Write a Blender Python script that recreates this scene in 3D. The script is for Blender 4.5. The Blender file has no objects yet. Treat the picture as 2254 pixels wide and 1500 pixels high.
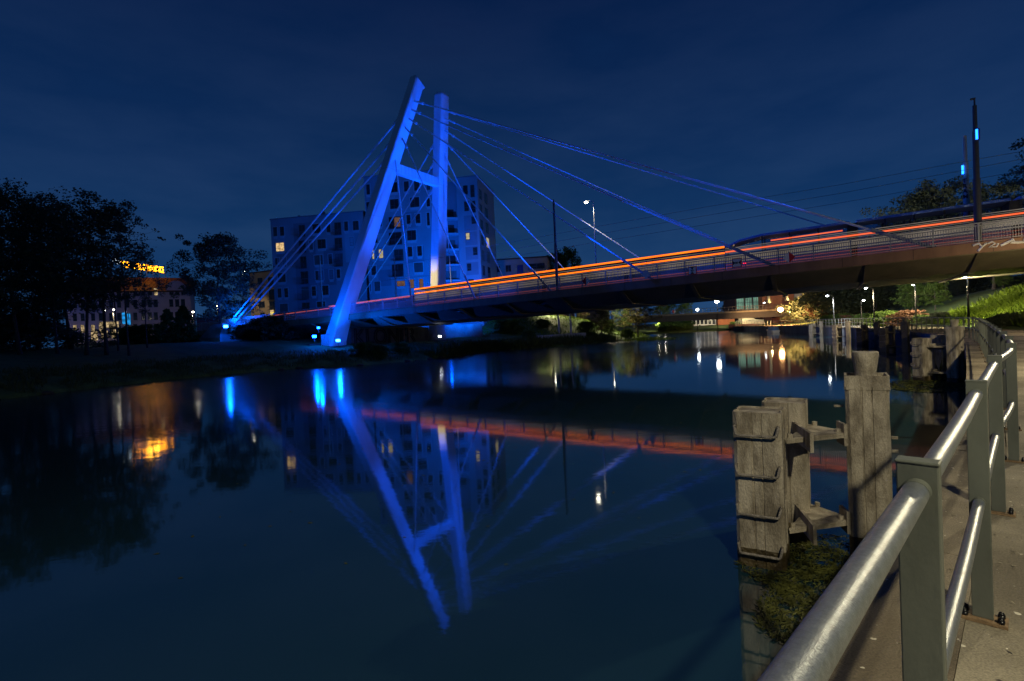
import bpy, math, random
from mathutils import Vector as V, Matrix as M4
from mathutils.bvhtree import BVHTree
from mathutils import noise as mnoise
random.seed(7)
sc = bpy.context.scene
COL = sc.collection
PI = math.pi
# ------------------------------------------------------------------ camera
FPX = 1150.0
PITCH = math.atan(21 / FPX)
ROLL = 0.045
F0 = V((0, math.cos(PITCH), -math.sin(PITCH)))
U0 = V((0, math.sin(PITCH), math.cos(PITCH)))
R0 = V((1, 0, 0))
CR = R0 * math.cos(ROLL) - U0 * math.sin(ROLL)
CU = U0 * math.cos(ROLL) + R0 * math.sin(ROLL)
CAM = V((0, 0, 2.8))
cd = bpy.data.cameras.new('camera'); cam = bpy.data.objects.new('camera', cd); COL.objects.link(cam)
cd.sensor_width = 36; cd.lens = 36 * FPX / 2254; cd.clip_end = 3000; cd.clip_start = 0.05
cam.matrix_world = M4(((CR.x, CU.x, -F0.x, CAM.x), (CR.y, CU.y, -F0.y, CAM.y), (CR.z, CU.z, -F0.z, CAM.z), (0, 0, 0, 1)))
sc.camera = cam
# survey helpers: turn a bearing measured on the photo into a real position
def ray(x, y): return F0 + CR * ((x - 1127) / FPX) + CU * ((750 - y) / FPX)
def at(x, y, Y):
    r = ray(x, y); return CAM + r * (Y / r.y)
def gz(x, y, z):
    r = ray(x, y); return CAM + r * ((z - 2.8) / r.z)
def onplane(x, y, P, N):
    r = ray(x, y); return CAM + r * (N.dot(P - CAM) / N.dot(r))
# ------------------------------------------------------------------ mesh builder
class MB:
    def __init__(s): s.v = []; s.f = []
    def quad(s, a, b, c, d):
        i = len(s.v); s.v += [tuple(a), tuple(b), tuple(c), tuple(d)]; s.f.append((i, i+1, i+2, i+3))
    def poly(s, pts):
        i = len(s.v); s.v += [tuple(p) for p in pts]; s.f.append(tuple(range(i, i + len(pts))))
    def frame_box(s, o, ex, ey, ez):            # box from corner o and three edge vectors
        o, ex, ey, ez = V(o), V(ex), V(ey), V(ez)
        i = len(s.v)
        for k in range(8):
            s.v.append(tuple(o + ex * (k & 1) + ey * ((k >> 1) & 1) + ez * ((k >> 2) & 1)))
        F = [(0, 2, 3, 1), (4, 5, 7, 6), (0, 1, 5, 4), (2, 6, 7, 3), (0, 4, 6, 2), (1, 3, 7, 5)]
        if ex.cross(ey).dot(ez) < 0: F = [tuple(reversed(q)) for q in F]
        s.f += [tuple(i + a for a in q) for q in F]
    def box(s, c, sx, sy, sz, rot=0):           # c = centre of the base
        c = V(c); a = V((math.cos(rot), math.sin(rot), 0)); b = V((-math.sin(rot), math.cos(rot), 0))
        s.frame_box(c - a * sx / 2 - b * sy / 2, a * sx, b * sy, V((0, 0, sz)))
    def cbox(s, c, ax, ay, az):                 # centre + half axes
        c, ax, ay, az = V(c), V(ax), V(ay), V(az)
        s.frame_box(c - ax - ay - az, ax * 2, ay * 2, az * 2)
    def tube(s, pts, r, n=8, cap=True):
        pts = [V(p) for p in pts]
        rs = r if isinstance(r, (list, tuple)) else [r] * len(pts)
        base = len(s.v); ref = None
        for k, p in enumerate(pts):
            t = (pts[min(k + 1, len(pts) - 1)] - pts[max(k - 1, 0)])
            t = t.normalized() if t.length > 1e-9 else V((0, 0, 1))
            if ref is None:
                ref = t.cross(V((0, 0, 1)) if abs(t.z) < .9 else V((1, 0, 0))).normalized()
            ref = (ref - t * ref.dot(t)).normalized(); bn = t.cross(ref)
            for j in range(n):
                a = 2 * PI * j / n
                s.v.append(tuple(p + (ref * math.cos(a) + bn * math.sin(a)) * rs[k]))
        for k in range(len(pts) - 1):
            for j in range(n):
                a = base + k * n + j; b = base + k * n + (j + 1) % n
                s.f.append((a, b, b + n, a + n))
        if cap:
            s.f.append(tuple(base + j for j in reversed(range(n))))
            e = base + (len(pts) - 1) * n
            s.f.append(tuple(e + j for j in range(n)))
    def loft(s, rings, cap=True):
        base = len(s.v); n = len(rings[0])
        for r in rings: s.v += [tuple(p) for p in r]
        for k in range(len(rings) - 1):
            for j in range(n):
                a = base + k * n + j; b = base + k * n + (j + 1) % n
                s.f.append((a, b, b + n, a + n))
        if cap:
            s.f.append(tuple(base + j for j in reversed(range(n))))
            e = base + (len(rings) - 1) * n
            s.f.append(tuple(e + j for j in range(n)))
    def ball(s, c, r, n=10, m=6, sz=1.0):
        c = V(c); rings = []
        for k in range(m + 1):
            th = PI * k / m; rr = max(r * math.sin(th), r * .02)
            rings.append([c + V((rr * math.cos(2*PI*j/n), rr * math.sin(2*PI*j/n), -r * sz * math.cos(th))) for j in range(n)])
        s.loft(rings)
    def build(s, name, mat, parent=None, smooth=False, bevel=0):
        me = bpy.data.meshes.new(name); me.from_pydata(s.v, [], s.f); me.update()
        if smooth:
            me.polygons.foreach_set('use_smooth', [True] * len(me.polygons))
        o = bpy.data.objects.new(name, me); COL.objects.link(o)
        if mat: me.materials.append(mat)
        if bevel:
            b = o.modifiers.new('bevel', 'BEVEL'); b.width = bevel; b.segments = 2; b.limit_method = 'ANGLE'
        adopt(o, parent); return o
def adopt(o, parent):
    if parent is not None:
        o.parent = parent
        if parent.type == 'EMPTY': o.matrix_parent_inverse = M4.Translation(-parent.location)
def thing(name, label, cat, loc, group=None):
    o = bpy.data.objects.new(name, None); COL.objects.link(o); o.location = loc; o.empty_display_size = .3
    return tag(o, label, cat, group)
def tag(o, label, cat, group=None, kind=None):
    o['label'] = label; o['category'] = cat
    if group: o['group'] = group
    if kind: o['kind'] = kind
    return o
def struct(o): o['kind'] = 'structure'; return o
def stuff(o, label, cat): o['kind'] = 'stuff'; o['label'] = label; o['category'] = cat; return o
def copy_tree(o, parent=None):
    c = o.copy(); COL.objects.link(c)
    if parent is not None: c.parent = parent; c.matrix_parent_inverse = o.matrix_parent_inverse.copy()
    for ch in list(o.children): copy_tree(ch, c)
    return c
# ------------------------------------------------------------------ materials
def mat(name, col, rough=.6, metal=0, var=.25, scale=3.0, bump=0.0, bscale=None, col2=None, stretch=(1, 1, 1), spec=.5, detail=6, speck=0, stain=0, grain=0):
    m = bpy.data.materials.new(name); m.use_nodes = True; nt = m.node_tree; N = nt.nodes; L = nt.links
    b = N['Principled BSDF']; b.inputs['Roughness'].default_value = rough; b.inputs['Metallic'].default_value = metal
    b.inputs['Specular IOR Level'].default_value = spec
    tc = N.new('ShaderNodeTexCoord'); mp = N.new('ShaderNodeMapping'); mp.inputs['Scale'].default_value = stretch
    L.new(tc.outputs['Object'], mp.inputs['Vector'])
    nz = N.new('ShaderNodeTexNoise'); nz.inputs['Scale'].default_value = scale; nz.inputs['Detail'].default_value = detail
    nz.inputs['Roughness'].default_value = .65
    L.new(mp.outputs['Vector'], nz.inputs['Vector'])
    cr = N.new('ShaderNodeValToRGB'); cr.color_ramp.elements[0].position = .3; cr.color_ramp.elements[1].position = .72
    c2 = col2 if col2 else tuple(min(1, c * (1 + var)) for c in col)
    c1 = tuple(c * (1 - var) for c in col)
    cr.color_ramp.elements[0].color = (*c1, 1); cr.color_ramp.elements[1].color = (*c2, 1)
    L.new(nz.outputs['Fac'], cr.inputs['Fac']); out = cr.outputs['Color']
    def layer(sc_, lo, hi, c_lo, c_hi, mode, st=(1, 1, 1), det=5):
        nonlocal out
        m2 = N.new('ShaderNodeMapping'); m2.inputs['Scale'].default_value = st; L.new(tc.outputs['Object'], m2.inputs['Vector'])
        q = N.new('ShaderNodeTexNoise'); q.inputs['Scale'].default_value = sc_; q.inputs['Detail'].default_value = det; L.new(m2.outputs[0], q.inputs['Vector'])
        r = N.new('ShaderNodeValToRGB'); r.color_ramp.elements[0].position = lo; r.color_ramp.elements[1].position = hi
        r.color_ramp.elements[0].color = (*c_lo, 1); r.color_ramp.elements[1].color = (*c_hi, 1); L.new(q.outputs['Fac'], r.inputs['Fac'])
        x = N.new('ShaderNodeMix'); x.data_type = 'RGBA'; x.blend_type = mode; x.inputs[0].default_value = 1
        L.new(out, x.inputs[6]); L.new(r.outputs['Color'], x.inputs[7]); out = x.outputs[2]
    if grain: layer(110, .3, .7, (1 - grain,) * 3, (1 + grain,) * 3, 'MULTIPLY')
    if stain: layer(stain, .38, .60, (.48, .46, .44), (1, 1, 1), 'MULTIPLY', stretch, 7)
    if speck: layer(speck, .70, .735, (0, 0, 0), (.45, .43, .36), 'ADD', det=2)
    L.new(out, b.inputs['Base Color'])
    if bump:
        n2 = N.new('ShaderNodeTexNoise'); n2.inputs['Scale'].default_value = bscale or scale * 6; n2.inputs['Detail'].default_value = 5
        L.new(mp.outputs['Vector'], n2.inputs['Vector'])
        bp = N.new('ShaderNodeBump'); bp.inputs['Strength'].default_value = bump; bp.inputs['Distance'].default_value = .05
        L.new(n2.outputs['Fac'], bp.inputs['Height']); L.new(bp.outputs['Normal'], b.inputs['Normal'])
    return m
def emit(name, col, s):
    m = bpy.data.materials.new(name); m.use_nodes = True; N = m.node_tree.nodes; L = m.node_tree.links
    for n in list(N): N.remove(n)
    e = N.new('ShaderNodeEmission'); o = N.new('ShaderNodeOutputMaterial')
    e.inputs['Color'].default_value = (*col, 1); e.inputs['Strength'].default_value = s
    L.new(e.outputs[0], o.inputs['Surface']); return m
def emit_tex(name, col, s, scale=(2, 2, 2), lo=.25, col2=None):
    m = emit(name, col, s); N = m.node_tree.nodes; L = m.node_tree.links
    e = [n for n in N if n.type == 'EMISSION'][0]
    tc = N.new('ShaderNodeTexCoord'); mp = N.new('ShaderNodeMapping'); mp.inputs['Scale'].default_value = scale
    nz = N.new('ShaderNodeTexNoise'); nz.inputs['Scale'].default_value = 1.0; nz.inputs['Detail'].default_value = 4
    cr = N.new('ShaderNodeValToRGB'); cr.color_ramp.elements[0].position = .35; cr.color_ramp.elements[1].position = .65
    c2 = col2 or tuple(c * lo for c in col)
    cr.color_ramp.elements[0].color = (*c2, 1); cr.color_ramp.elements[1].color = (*col, 1)
    L.new(tc.outputs['Object'], mp.inputs['Vector']); L.new(mp.outputs['Vector'], nz.inputs['Vector'])
    L.new(nz.outputs['Fac'], cr.inputs['Fac']); L.new(cr.outputs['Color'], e.inputs['Color']); return m
def leafmat(name, c1, c2, scale=.6):
    m = mat(name, c1, .65, col2=c2, scale=scale, var=.45, spec=.2)
    N = m.node_tree.nodes; L = m.node_tree.links; b = N['Principled BSDF']
    tr = N.new('ShaderNodeBsdfTranslucent'); mx = N.new('ShaderNodeMixShader'); mx.inputs['Fac'].default_value = .28
    cr = [n for n in N if n.type == 'VALTORGB'][0]
    L.new(cr.outputs['Color'], tr.inputs['Color'])
    L.new(b.outputs[0], mx.inputs[1]); L.new(tr.outputs[0], mx.inputs[2])
    L.new(mx.outputs[0], N['Material Output'].inputs['Surface']); return m
def glass(name, tint=(.5, .6, .7), tr=.7):
    m = bpy.data.materials.new(name); m.use_nodes = True; N = m.node_tree.nodes; L = m.node_tree.links
    b = N['Principled BSDF']; b.inputs['Base Color'].default_value = (.01, .015, .025, 1); b.inputs['Roughness'].default_value = .05
    t = N.new('ShaderNodeBsdfTransparent'); t.inputs['Color'].default_value = (*tint, 1)
    mx = N.new('ShaderNodeMixShader'); mx.inputs['Fac'].default_value = tr
    L.new(b.outputs[0], mx.inputs[1]); L.new(t.outputs[0], mx.inputs[2])
    L.new(mx.outputs[0], N['Material Output'].inputs['Surface']); return m
X = {}
X['concrete'] = mat('promenade concrete', (.255, .225, .165), .85, var=.22, scale=1.1, bump=.25, bscale=130, detail=9, speck=22, stain=.55, grain=.30)
X['coping'] = mat('coping stone', (.25, .21, .15), .85, var=.25, scale=2.2, bump=.3, bscale=110, detail=9, speck=24, stain=.9, grain=.30)
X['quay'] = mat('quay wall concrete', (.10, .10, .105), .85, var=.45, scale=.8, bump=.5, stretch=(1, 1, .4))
X['post'] = mat('grey green post paint', (.095, .105, .092), .45, var=.22, scale=4, bump=.04, bscale=90, stretch=(1, 1, .5))
X['galv'] = mat('galvanised tube', (.34, .37, .40), .34, metal=.85, var=.16, scale=34, bump=.10, bscale=330, grain=.12)
X['bolt'] = mat('black bolt', (.012, .012, .014), .25, metal=.5)
X['rust'] = mat('rusty base plate', (.20, .13, .07), .8, var=.5, scale=25, bump=.3)
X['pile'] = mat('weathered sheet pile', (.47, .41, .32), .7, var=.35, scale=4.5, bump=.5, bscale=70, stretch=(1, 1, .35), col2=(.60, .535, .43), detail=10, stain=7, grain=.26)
X['pilefar'] = mat('darker far pile', (.13, .115, .09), .8, var=.5, scale=3, bump=.4, stretch=(1, 1, .35))  # darker tone than the near piles, for the far groups
X['piledark'] = mat('rusty pile foot', (.085, .062, .028), .45, var=.6, scale=4, bump=.6)
X['rung'] = mat('weathered steel rung', (.30, .27, .24), .55, metal=.4, var=.5, scale=14, bump=.5)
X['white'] = mat('pale bridge paint', (.66, .70, .74), .42, var=.10, scale=.9, bump=.04, bscale=6, stretch=(1, 1, .25))
X['cable'] = mat('cable sheath', (.72, .75, .80), .6, var=.1, scale=1)
X['sleeve'] = mat('cable sleeve', (.30, .34, .40), .4, var=.15)
X['fascia'] = mat('brown fascia', (.26, .145, .09), .6, var=.3, scale=.9, bump=.1, stretch=(1, 1, .3))
X['girder'] = mat('girder paint', (.19, .17, .12), .55, var=.25, scale=.7, bump=.1)
X['asphalt'] = mat('road asphalt', (.05, .05, .055), .8, scale=3, bump=.3)
X['railgrey'] = mat('bridge railing steel', (.34, .36, .40), .4, metal=.2, var=.15)
X['darkpole'] = mat('dark mast paint', (.035, .04, .05), .45, var=.2)
X['greypole'] = mat('grey mast paint', (.30, .30, .26), .5, var=.25, scale=2)
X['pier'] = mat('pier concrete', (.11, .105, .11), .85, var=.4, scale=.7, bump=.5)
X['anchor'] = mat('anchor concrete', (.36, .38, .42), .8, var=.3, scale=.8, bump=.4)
X['render'] = mat('building render', (.27, .29, .34), .85, var=.12, scale=.25, stretch=(1, 1, .4))
X['render2'] = mat('building render light', (.34, .36, .42), .85, var=.1, scale=.3)
X['render3'] = mat('building render dark', (.19, .20, .25), .85, var=.12, scale=.3)
X['beige'] = mat('beige render', (.42, .30, .20), .85, var=.15, scale=.3)
X['lilac'] = mat('pale hotel render', (.40, .33, .42), .85, var=.15, scale=.3)
X['greyhouse'] = mat('grey beige house render', (.36, .27, .25), .85, var=.15, scale=.3)
X['brick'] = mat('red brick', (.24, .085, .05), .85, var=.3, scale=2, bump=.3)
X['roof'] = mat('dark roof', (.06, .03, .025), .8, var=.3)
X['frame'] = mat('window frame', (.06, .065, .08), .5)
X['pane'] = mat('dark window glass', (.012, .014, .02), .12, var=.4, scale=.7)
X['surround'] = mat('pale window surround', (.40, .43, .50), .8, var=.08)
X['grass'] = mat('grass ground', (.065, .125, .034), .9, var=.45, scale=.8, bump=.8, bscale=6, col2=(.10, .175, .05))
X['lawn'] = mat('right bank grass ground', (.05, .085, .012), .9, var=.4, scale=1.2, bump=.8, bscale=8)
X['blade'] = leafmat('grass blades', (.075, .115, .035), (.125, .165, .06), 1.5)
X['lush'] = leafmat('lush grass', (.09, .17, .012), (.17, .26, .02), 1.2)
X['leafA'] = leafmat('dark tree leaves', (.075, .10, .06), (.12, .15, .085), .5)
X['leafB'] = leafmat('green tree leaves', (.05, .10, .02), (.10, .16, .03), .6)
X['leafC'] = leafmat('bronze leaves', (.07, .04, .02), (.13, .06, .035), .6)
X['leafD'] = leafmat('olive leaves', (.085, .085, .02), (.15, .13, .035), .6)
X['weed'] = leafmat('floating weed', (.045, .055, .018), (.20, .21, .05), 4)
X['bark'] = mat('bark', (.055, .047, .04), .9, var=.4, scale=4, bump=.6)
X['birch'] = mat('birch bark', (.40, .40, .42), .8, var=.6, scale=5, stretch=(1, 1, 3))
X['slab'] = mat('pale stone', (.45, .45, .48), .8, var=.2, bump=.3)
X['mud'] = mat('bank mud', (.05, .042, .03), .9, var=.5, scale=1.5, bump=.9)
X['tram'] = mat('tram body paint', (.42, .43, .48), .35, var=.1)
X['tramroof'] = mat('tram roof', (.22, .36, .70), .4, var=.1)
X['tramdark'] = mat('tram underframe', (.02, .02, .025), .6)
X['seat'] = mat('dark tram seat', (.03, .035, .07), .7)
X['glass'] = glass('tram glass', (.8, .85, .95), .85)
X['signwhite'] = mat('sign white', (.8, .8, .8), .5, var=.08)
X['signred'] = mat('sign red', (.6, .015, .02), .5, var=.1)
X['signgrey'] = mat('sign back grey', (.5, .49, .44), .5, var=.1)
X['signblack'] = mat('sign black', (.01, .01, .012), .6)
X['signblue'] = mat('boat blue paint', (.12, .22, .36), .4, var=.15)
X['housing'] = mat('lamp housing', (.10, .10, .11), .4, metal=.3)
X['paintwhite'] = mat('white spray paint', (.75, .75, .78), .6, var=.25, scale=8)
X['paintblack'] = mat('black spray paint', (.012, .012, .016), .7)
X['paintgrey'] = mat('grey spray paint', (.12, .115, .12), .7, var=.5, scale=1.2)
X['redhoard'] = mat('red hoarding', (.22, .05, .05), .7)
X['stone'] = mat('pale retaining stone', (.42, .36, .24), .85, var=.35, scale=2, bump=.6)
X['orangewall'] = mat('orange brick wall', (.36, .11, .04), .8, var=.25, scale=1.5)
X['whitewall'] = mat('white colonnade plaster', (.60, .58, .52), .8, var=.1)
E_ORANGE = emit_tex('orange trail glow', (1.0, .20, .010), 1.6, (.5, .5, .5), col2=(1.0, .15, .008))  # glow stands in for the trails of moving vehicle lights
E_RED = emit_tex('red orange trail glow', (1.0, .17, .06), 1.05, (.6, .6, .6), col2=(.9, .12, .04))
E_DIM = emit_tex('dim grey trail glow', (.62, .52, .42), .26, (.5, .5, .5), lo=.6)  # glow bands for grey motion streaks, not a lit interior
E_DIMRED = emit('dim red trail glow', (1.0, .20, .12), .22)  # thin red glow standing in for lower light trails
E_BLUE = emit('blue flood lens', (.002, .06, 1.0), 70)
E_CYAN = emit('bright flood lens', (.006, .09, 1.0), 90)
E_WHITE = emit('white lamp lens', (1.0, .93, .72), 28)
E_WARM = emit('warm lamp lens', (1.0, .50, .18), 60)
E_COOL = emit('cool lamp lens', (.85, .95, 1.0), 22)
E_WIN1 = emit_tex('lit window warm', (1.0, .66, .30), .95, (2.2, 2.2, 2.2), lo=.35)
E_WIN2 = emit_tex('lit window pale', (.85, .72, .42), .62, (2.5, 2.5, 2.5), lo=.5)
E_WIN3 = emit_tex('curtained window', (.45, .23, .16), .30, (3, 3, 3), lo=.6)
E_SIGN = emit('amber sign letters', (1.0, .33, .0), 10)
E_LOGO = emit('white sign logo', (.75, .92, 1.0), 1.6)
E_SHOP = emit_tex('blue shop panel', (.02, .35, .9), .9, (1.4, 1.4, 1.4), lo=.25)
E_SHOPW = emit_tex('warm shop window', (1.0, .72, .36), .75, (1.3, 1.3, 1.3), lo=.04)
E_GREEN = emit_tex('lit greenish hall glass', (.36, .68, .50), .50, (.5, .5, .35), lo=.45)
E_OFFICE = emit_tex('office windows', (.45, .75, .75), .35, (.8, .8, .8), lo=.2)
E_BLUELED = emit('blue led panel', (.01, .14, 1.0), 6)
E_NEON = emit('yellow neon', (1.0, .78, .05), 1.1)
E_REDLED = emit('red marker led', (1.0, .01, .05), 4)
_n = X['galv'].node_tree.nodes; _l = X['galv'].node_tree.links
_q = _n.new('ShaderNodeTexNoise'); _q.inputs['Scale'].default_value = 230; _q.inputs['Detail'].default_value = 6
_r = _n.new('ShaderNodeMapRange'); _r.inputs['From Min'].default_value = .3; _r.inputs['From Max'].default_value = .7; _r.inputs['To Min'].default_value = .30; _r.inputs['To Max'].default_value = .46
_l.new(_n['Texture Coordinate'].outputs['Object'], _q.inputs['Vector']); _l.new(_q.outputs['Fac'], _r.inputs['Value']); _l.new(_r.outputs[0], _n['Principled BSDF'].inputs['Roughness'])
# ------------------------------------------------------------------ world: dusk sky
w = bpy.data.worlds.new('World'); sc.world = w; w.use_nodes = True
N = w.node_tree.nodes; L = w.node_tree.links; bg = N['Background']
tc = N.new('ShaderNodeTexCoord'); sx = N.new('ShaderNodeSeparateXYZ'); L.new(tc.outputs['Generated'], sx.inputs[0])
cr = N.new('ShaderNodeValToRGB'); e = cr.color_ramp.elements
e[0].position = 0.0; e[0].color = (.0098, .048, .136, 1); e[1].position = 1.0; e[1].color = (.0014, .0068, .030, 1)
for p, c in ((.12, (.0082, .041, .126, 1)), (.30, (.0048, .0255, .092, 1)), (.55, (.0024, .0120, .054, 1))):
    q = e.new(p); q.color = c
mp = N.new('ShaderNodeMapping'); mp.inputs['Scale'].default_value = (1.6, 1.6, 5.5); L.new(tc.outputs['Generated'], mp.inputs[0])
nz = N.new('ShaderNodeTexNoise'); nz.inputs['Scale'].default_value = 2.3; nz.inputs['Detail'].default_value = 6; nz.inputs['Roughness'].default_value = .55
L.new(mp.outputs[0], nz.inputs['Vector'])
ma = N.new('ShaderNodeMath'); ma.operation = 'MULTIPLY_ADD'; ma.inputs[1].default_value = .22; ma.inputs[2].default_value = -.11
L.new(nz.outputs['Fac'], ma.inputs[0])
ad = N.new('ShaderNodeMath'); ad.operation = 'ADD'; L.new(sx.outputs['Z'], ad.inputs[0]); L.new(ma.outputs[0], ad.inputs[1])
L.new(ad.outputs[0], cr.inputs['Fac'])
cl = N.new('ShaderNodeValToRGB'); ce = cl.color_ramp.elements
ce[0].position = .38; ce[0].color = (.72, .80, .86, 1); ce[1].position = .66; ce[1].color = (1.75, 1.22, 1.10, 1)
L.new(nz.outputs['Fac'], cl.inputs['Fac'])
mx = N.new('ShaderNodeMix'); mx.data_type = 'RGBA'; mx.blend_type = 'MULTIPLY'; mx.inputs[0].default_value = 1
L.new(cr.outputs['Color'], mx.inputs[6]); L.new(cl.outputs['Color'], mx.inputs[7])
L.new(mx.outputs[2], bg.inputs['Color']); bg.inputs['Strength'].default_value = 1.0
sc.view_settings.view_transform = 'Standard'; sc.view_settings.look = 'None'; sc.view_settings.exposure = .15; sc.view_settings.gamma = 1
sc.cycles.use_denoising = True; sc.cycles.sample_clamp_indirect = 4; sc.cycles.max_bounces = 8; sc.cycles.transparent_max_bounces = 16
sc.cycles.caustics_reflective = False; sc.cycles.caustics_refractive = False
def point(name, loc, col, watts, r=.12):
    l = bpy.data.lights.new(name, 'POINT'); l.energy = watts; l.color = col; l.shadow_soft_size = r
    o = bpy.data.objects.new(name, l); COL.objects.link(o); o.location = loc; return o
def spot(name, loc, target, col, watts, ang, blend=.5, r=.15):
    l = bpy.data.lights.new(name, 'SPOT'); l.energy = watts; l.color = col; l.spot_size = math.radians(ang); l.spot_blend = blend; l.shadow_soft_size = r
    o = bpy.data.objects.new(name, l); COL.objects.link(o); o.location = loc
    o.rotation_euler = (V(target) - V(loc)).to_track_quat('-Z', 'Y').to_euler(); return o
# ------------------------------------------------------------------ bridge frame (t along the deck, n across it)
BU = V((-.8534, .5212, 0)); BN = V((.5212, .8534, 0)); BO = V((31.17, 33.66, 0))
def dz(t): return 7.12 - .0233 * t
BUS = V((-.8534, .5212, -.0233))
def br(t, n, h=0): return BO + BU * t + BN * n + V((0, 0, dz(t) + h))
def tn(p): d = V((p[0], p[1], 0)) - BO; return d.dot(BU), d.dot(BN)
def onn(x, y, n): return onplane(x, y, BO + BN * n, BN)
# ------------------------------------------------------------------ ground
def resample(pts, step, smooth=True):
    pts = [V((p[0], p[1], 0)) for p in pts]; out = []
    if smooth:
        fine = []
        P = [pts[0] * 2 - pts[1]] + pts + [pts[-1] * 2 - pts[-2]]
        for i in range(1, len(P) - 2):
            for k in range(16):
                t = k / 16; a, b, c, d = P[i-1], P[i], P[i+1], P[i+2]
                fine.append(.5 * ((2*b) + (c - a)*t + (2*a - 5*b + 4*c - d)*t*t + (3*b - a - 3*c + d)*t**3))
        fine.append(pts[-1])
    else: fine = pts
    out = [fine[0].copy()]; need = step
    for i in range(len(fine) - 1):
        a, b = fine[i], fine[i+1]; seg = (b - a).length; pos = 0
        while seg - pos >= need:
            pos += need; out.append(a.lerp(b, pos / seg)); need = step
        need -= seg - pos
    return out
def sstep(a, b, x):
    t = max(0, min(1, (x - a) / (b - a))); return t * t * (3 - 2 * t)
def lerp_tab(tab, x):
    for i in range(len(tab) - 1):
        if x <= tab[i+1][0]:
            a, b = tab[i], tab[i+1]; return a[1] + (b[1] - a[1]) * (x - a[0]) / (b[0] - a[0])
    return tab[-1][1]
BV = []
def grid_mesh(rows):
    m = MB(); n = len(rows[0])
    for r in rows: m.v += [tuple(p) for p in r]
    for i in range(len(rows) - 1):
        for j in range(n - 1):
            a = i * n + j; m.f.append((a, a + 1, a + 1 + n, a + n))
    return m
def reg(m): BV.append(BVHTree.FromPolygons([V(v) for v in m.v], m.f))
def hit(x, y, back=0):
    r = ray(x, y).normalized(); best = None
    for b in BV:
        h = b.ray_cast(CAM, r)
        if h[0] is not None and (best is None or h[3] < best[1]): best = (h[0], h[3])
    return best[0] if best else None
def gnd(x, y):
    best = None
    for b in BV:
        h = b.ray_cast(V((x, y, 60)), V((0, 0, -1)))
        if h[0] is not None and (best is None or h[0].z > best): best = h[0].z
    return best if best is not None else 0
SH = resample([(-48, -60), (-39, -10), (-33.5, 15), (-31.6, 32), (-29.5, 41), (-26.2, 47.3), (-21.8, 52), (-15.5, 53), (-8.8, 60), (-3.75, 74), (3, 79.5), (8.9, 84), (16, 92), (24.4, 103), (31.5, 120), (36, 138), (38, 152)], 1.2)
OUT = V((-.80, .60, 0))
ZT = [(0, -.6), (.06, .12), (.5, .32), (1.2, .55), (3, .95), (6, 1.35), (10, 1.7), (15, 2.2), (22, 2.8), (30, 3.1), (60, 3.4), (700, 3.6)]
def left_z(p, d):
    z = lerp_tab(ZT, d)
    t, n = tn(p)
    z += (dz(t) - 1.2 - z) * sstep(68, 84, t) * sstep(1.5, 6.5, n) * (1 - sstep(19, 27, n)) if t < 260 else 0
    g = ((p.x - 6) / 20) ** 2 + ((p.y - 114) / 13) ** 2
    z += 3.4 * math.exp(-g) * sstep(4, 14, d)
    if d > .3: z += mnoise.noise(V((p.x * .35, p.y * .35, 1))) * min(.28, .06 * d) + mnoise.noise(V((p.x * 1.4, p.y * 1.4, 3))) * min(.1, .05 * d)
    return z
DR = [0, .06, .5, 1.2, 2, 3, 4.5, 6, 8, 10, 12.5, 15, 18, 22, 26, 30, 35, 40, 46, 52, 60, 70, 80, 95, 120, 170, 260, 420, 700]
rows = []
for d in DR:
    r = []
    for s in SH:
        wob = mnoise.noise(V((s.x * .5, s.y * .5, 0))) * .5
        p = s + OUT * (d + wob * (1 if d < 20 else 0)); r.append(V((p.x, p.y, left_z(p, d))))
    rows.append(r)
m = grid_mesh(rows); reg(m); struct(m.build('left_bank_ground', X['grass'], smooth=True))
FB = resample([(28, 156), (44, 158), (60, 160), (75, 159), (100, 152), (160, 150)], 3)
rows = []
for d, z in ((0, -.6), (.05, .45), (2, .55), (5, .9), (10, 1.3), (18, 1.9), (30, 2.4), (60, 3), (150, 3.2), (500, 3.4)):
    rows.append([V((s.x, s.y + d, z + (mnoise.noise(s * .2) * .15 if d > 3 else 0))) for s in FB])
m = grid_mesh(rows); reg(m); struct(m.build('far_bank_ground', X['lawn'], smooth=True))
WATER_Z = 0.0
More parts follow.
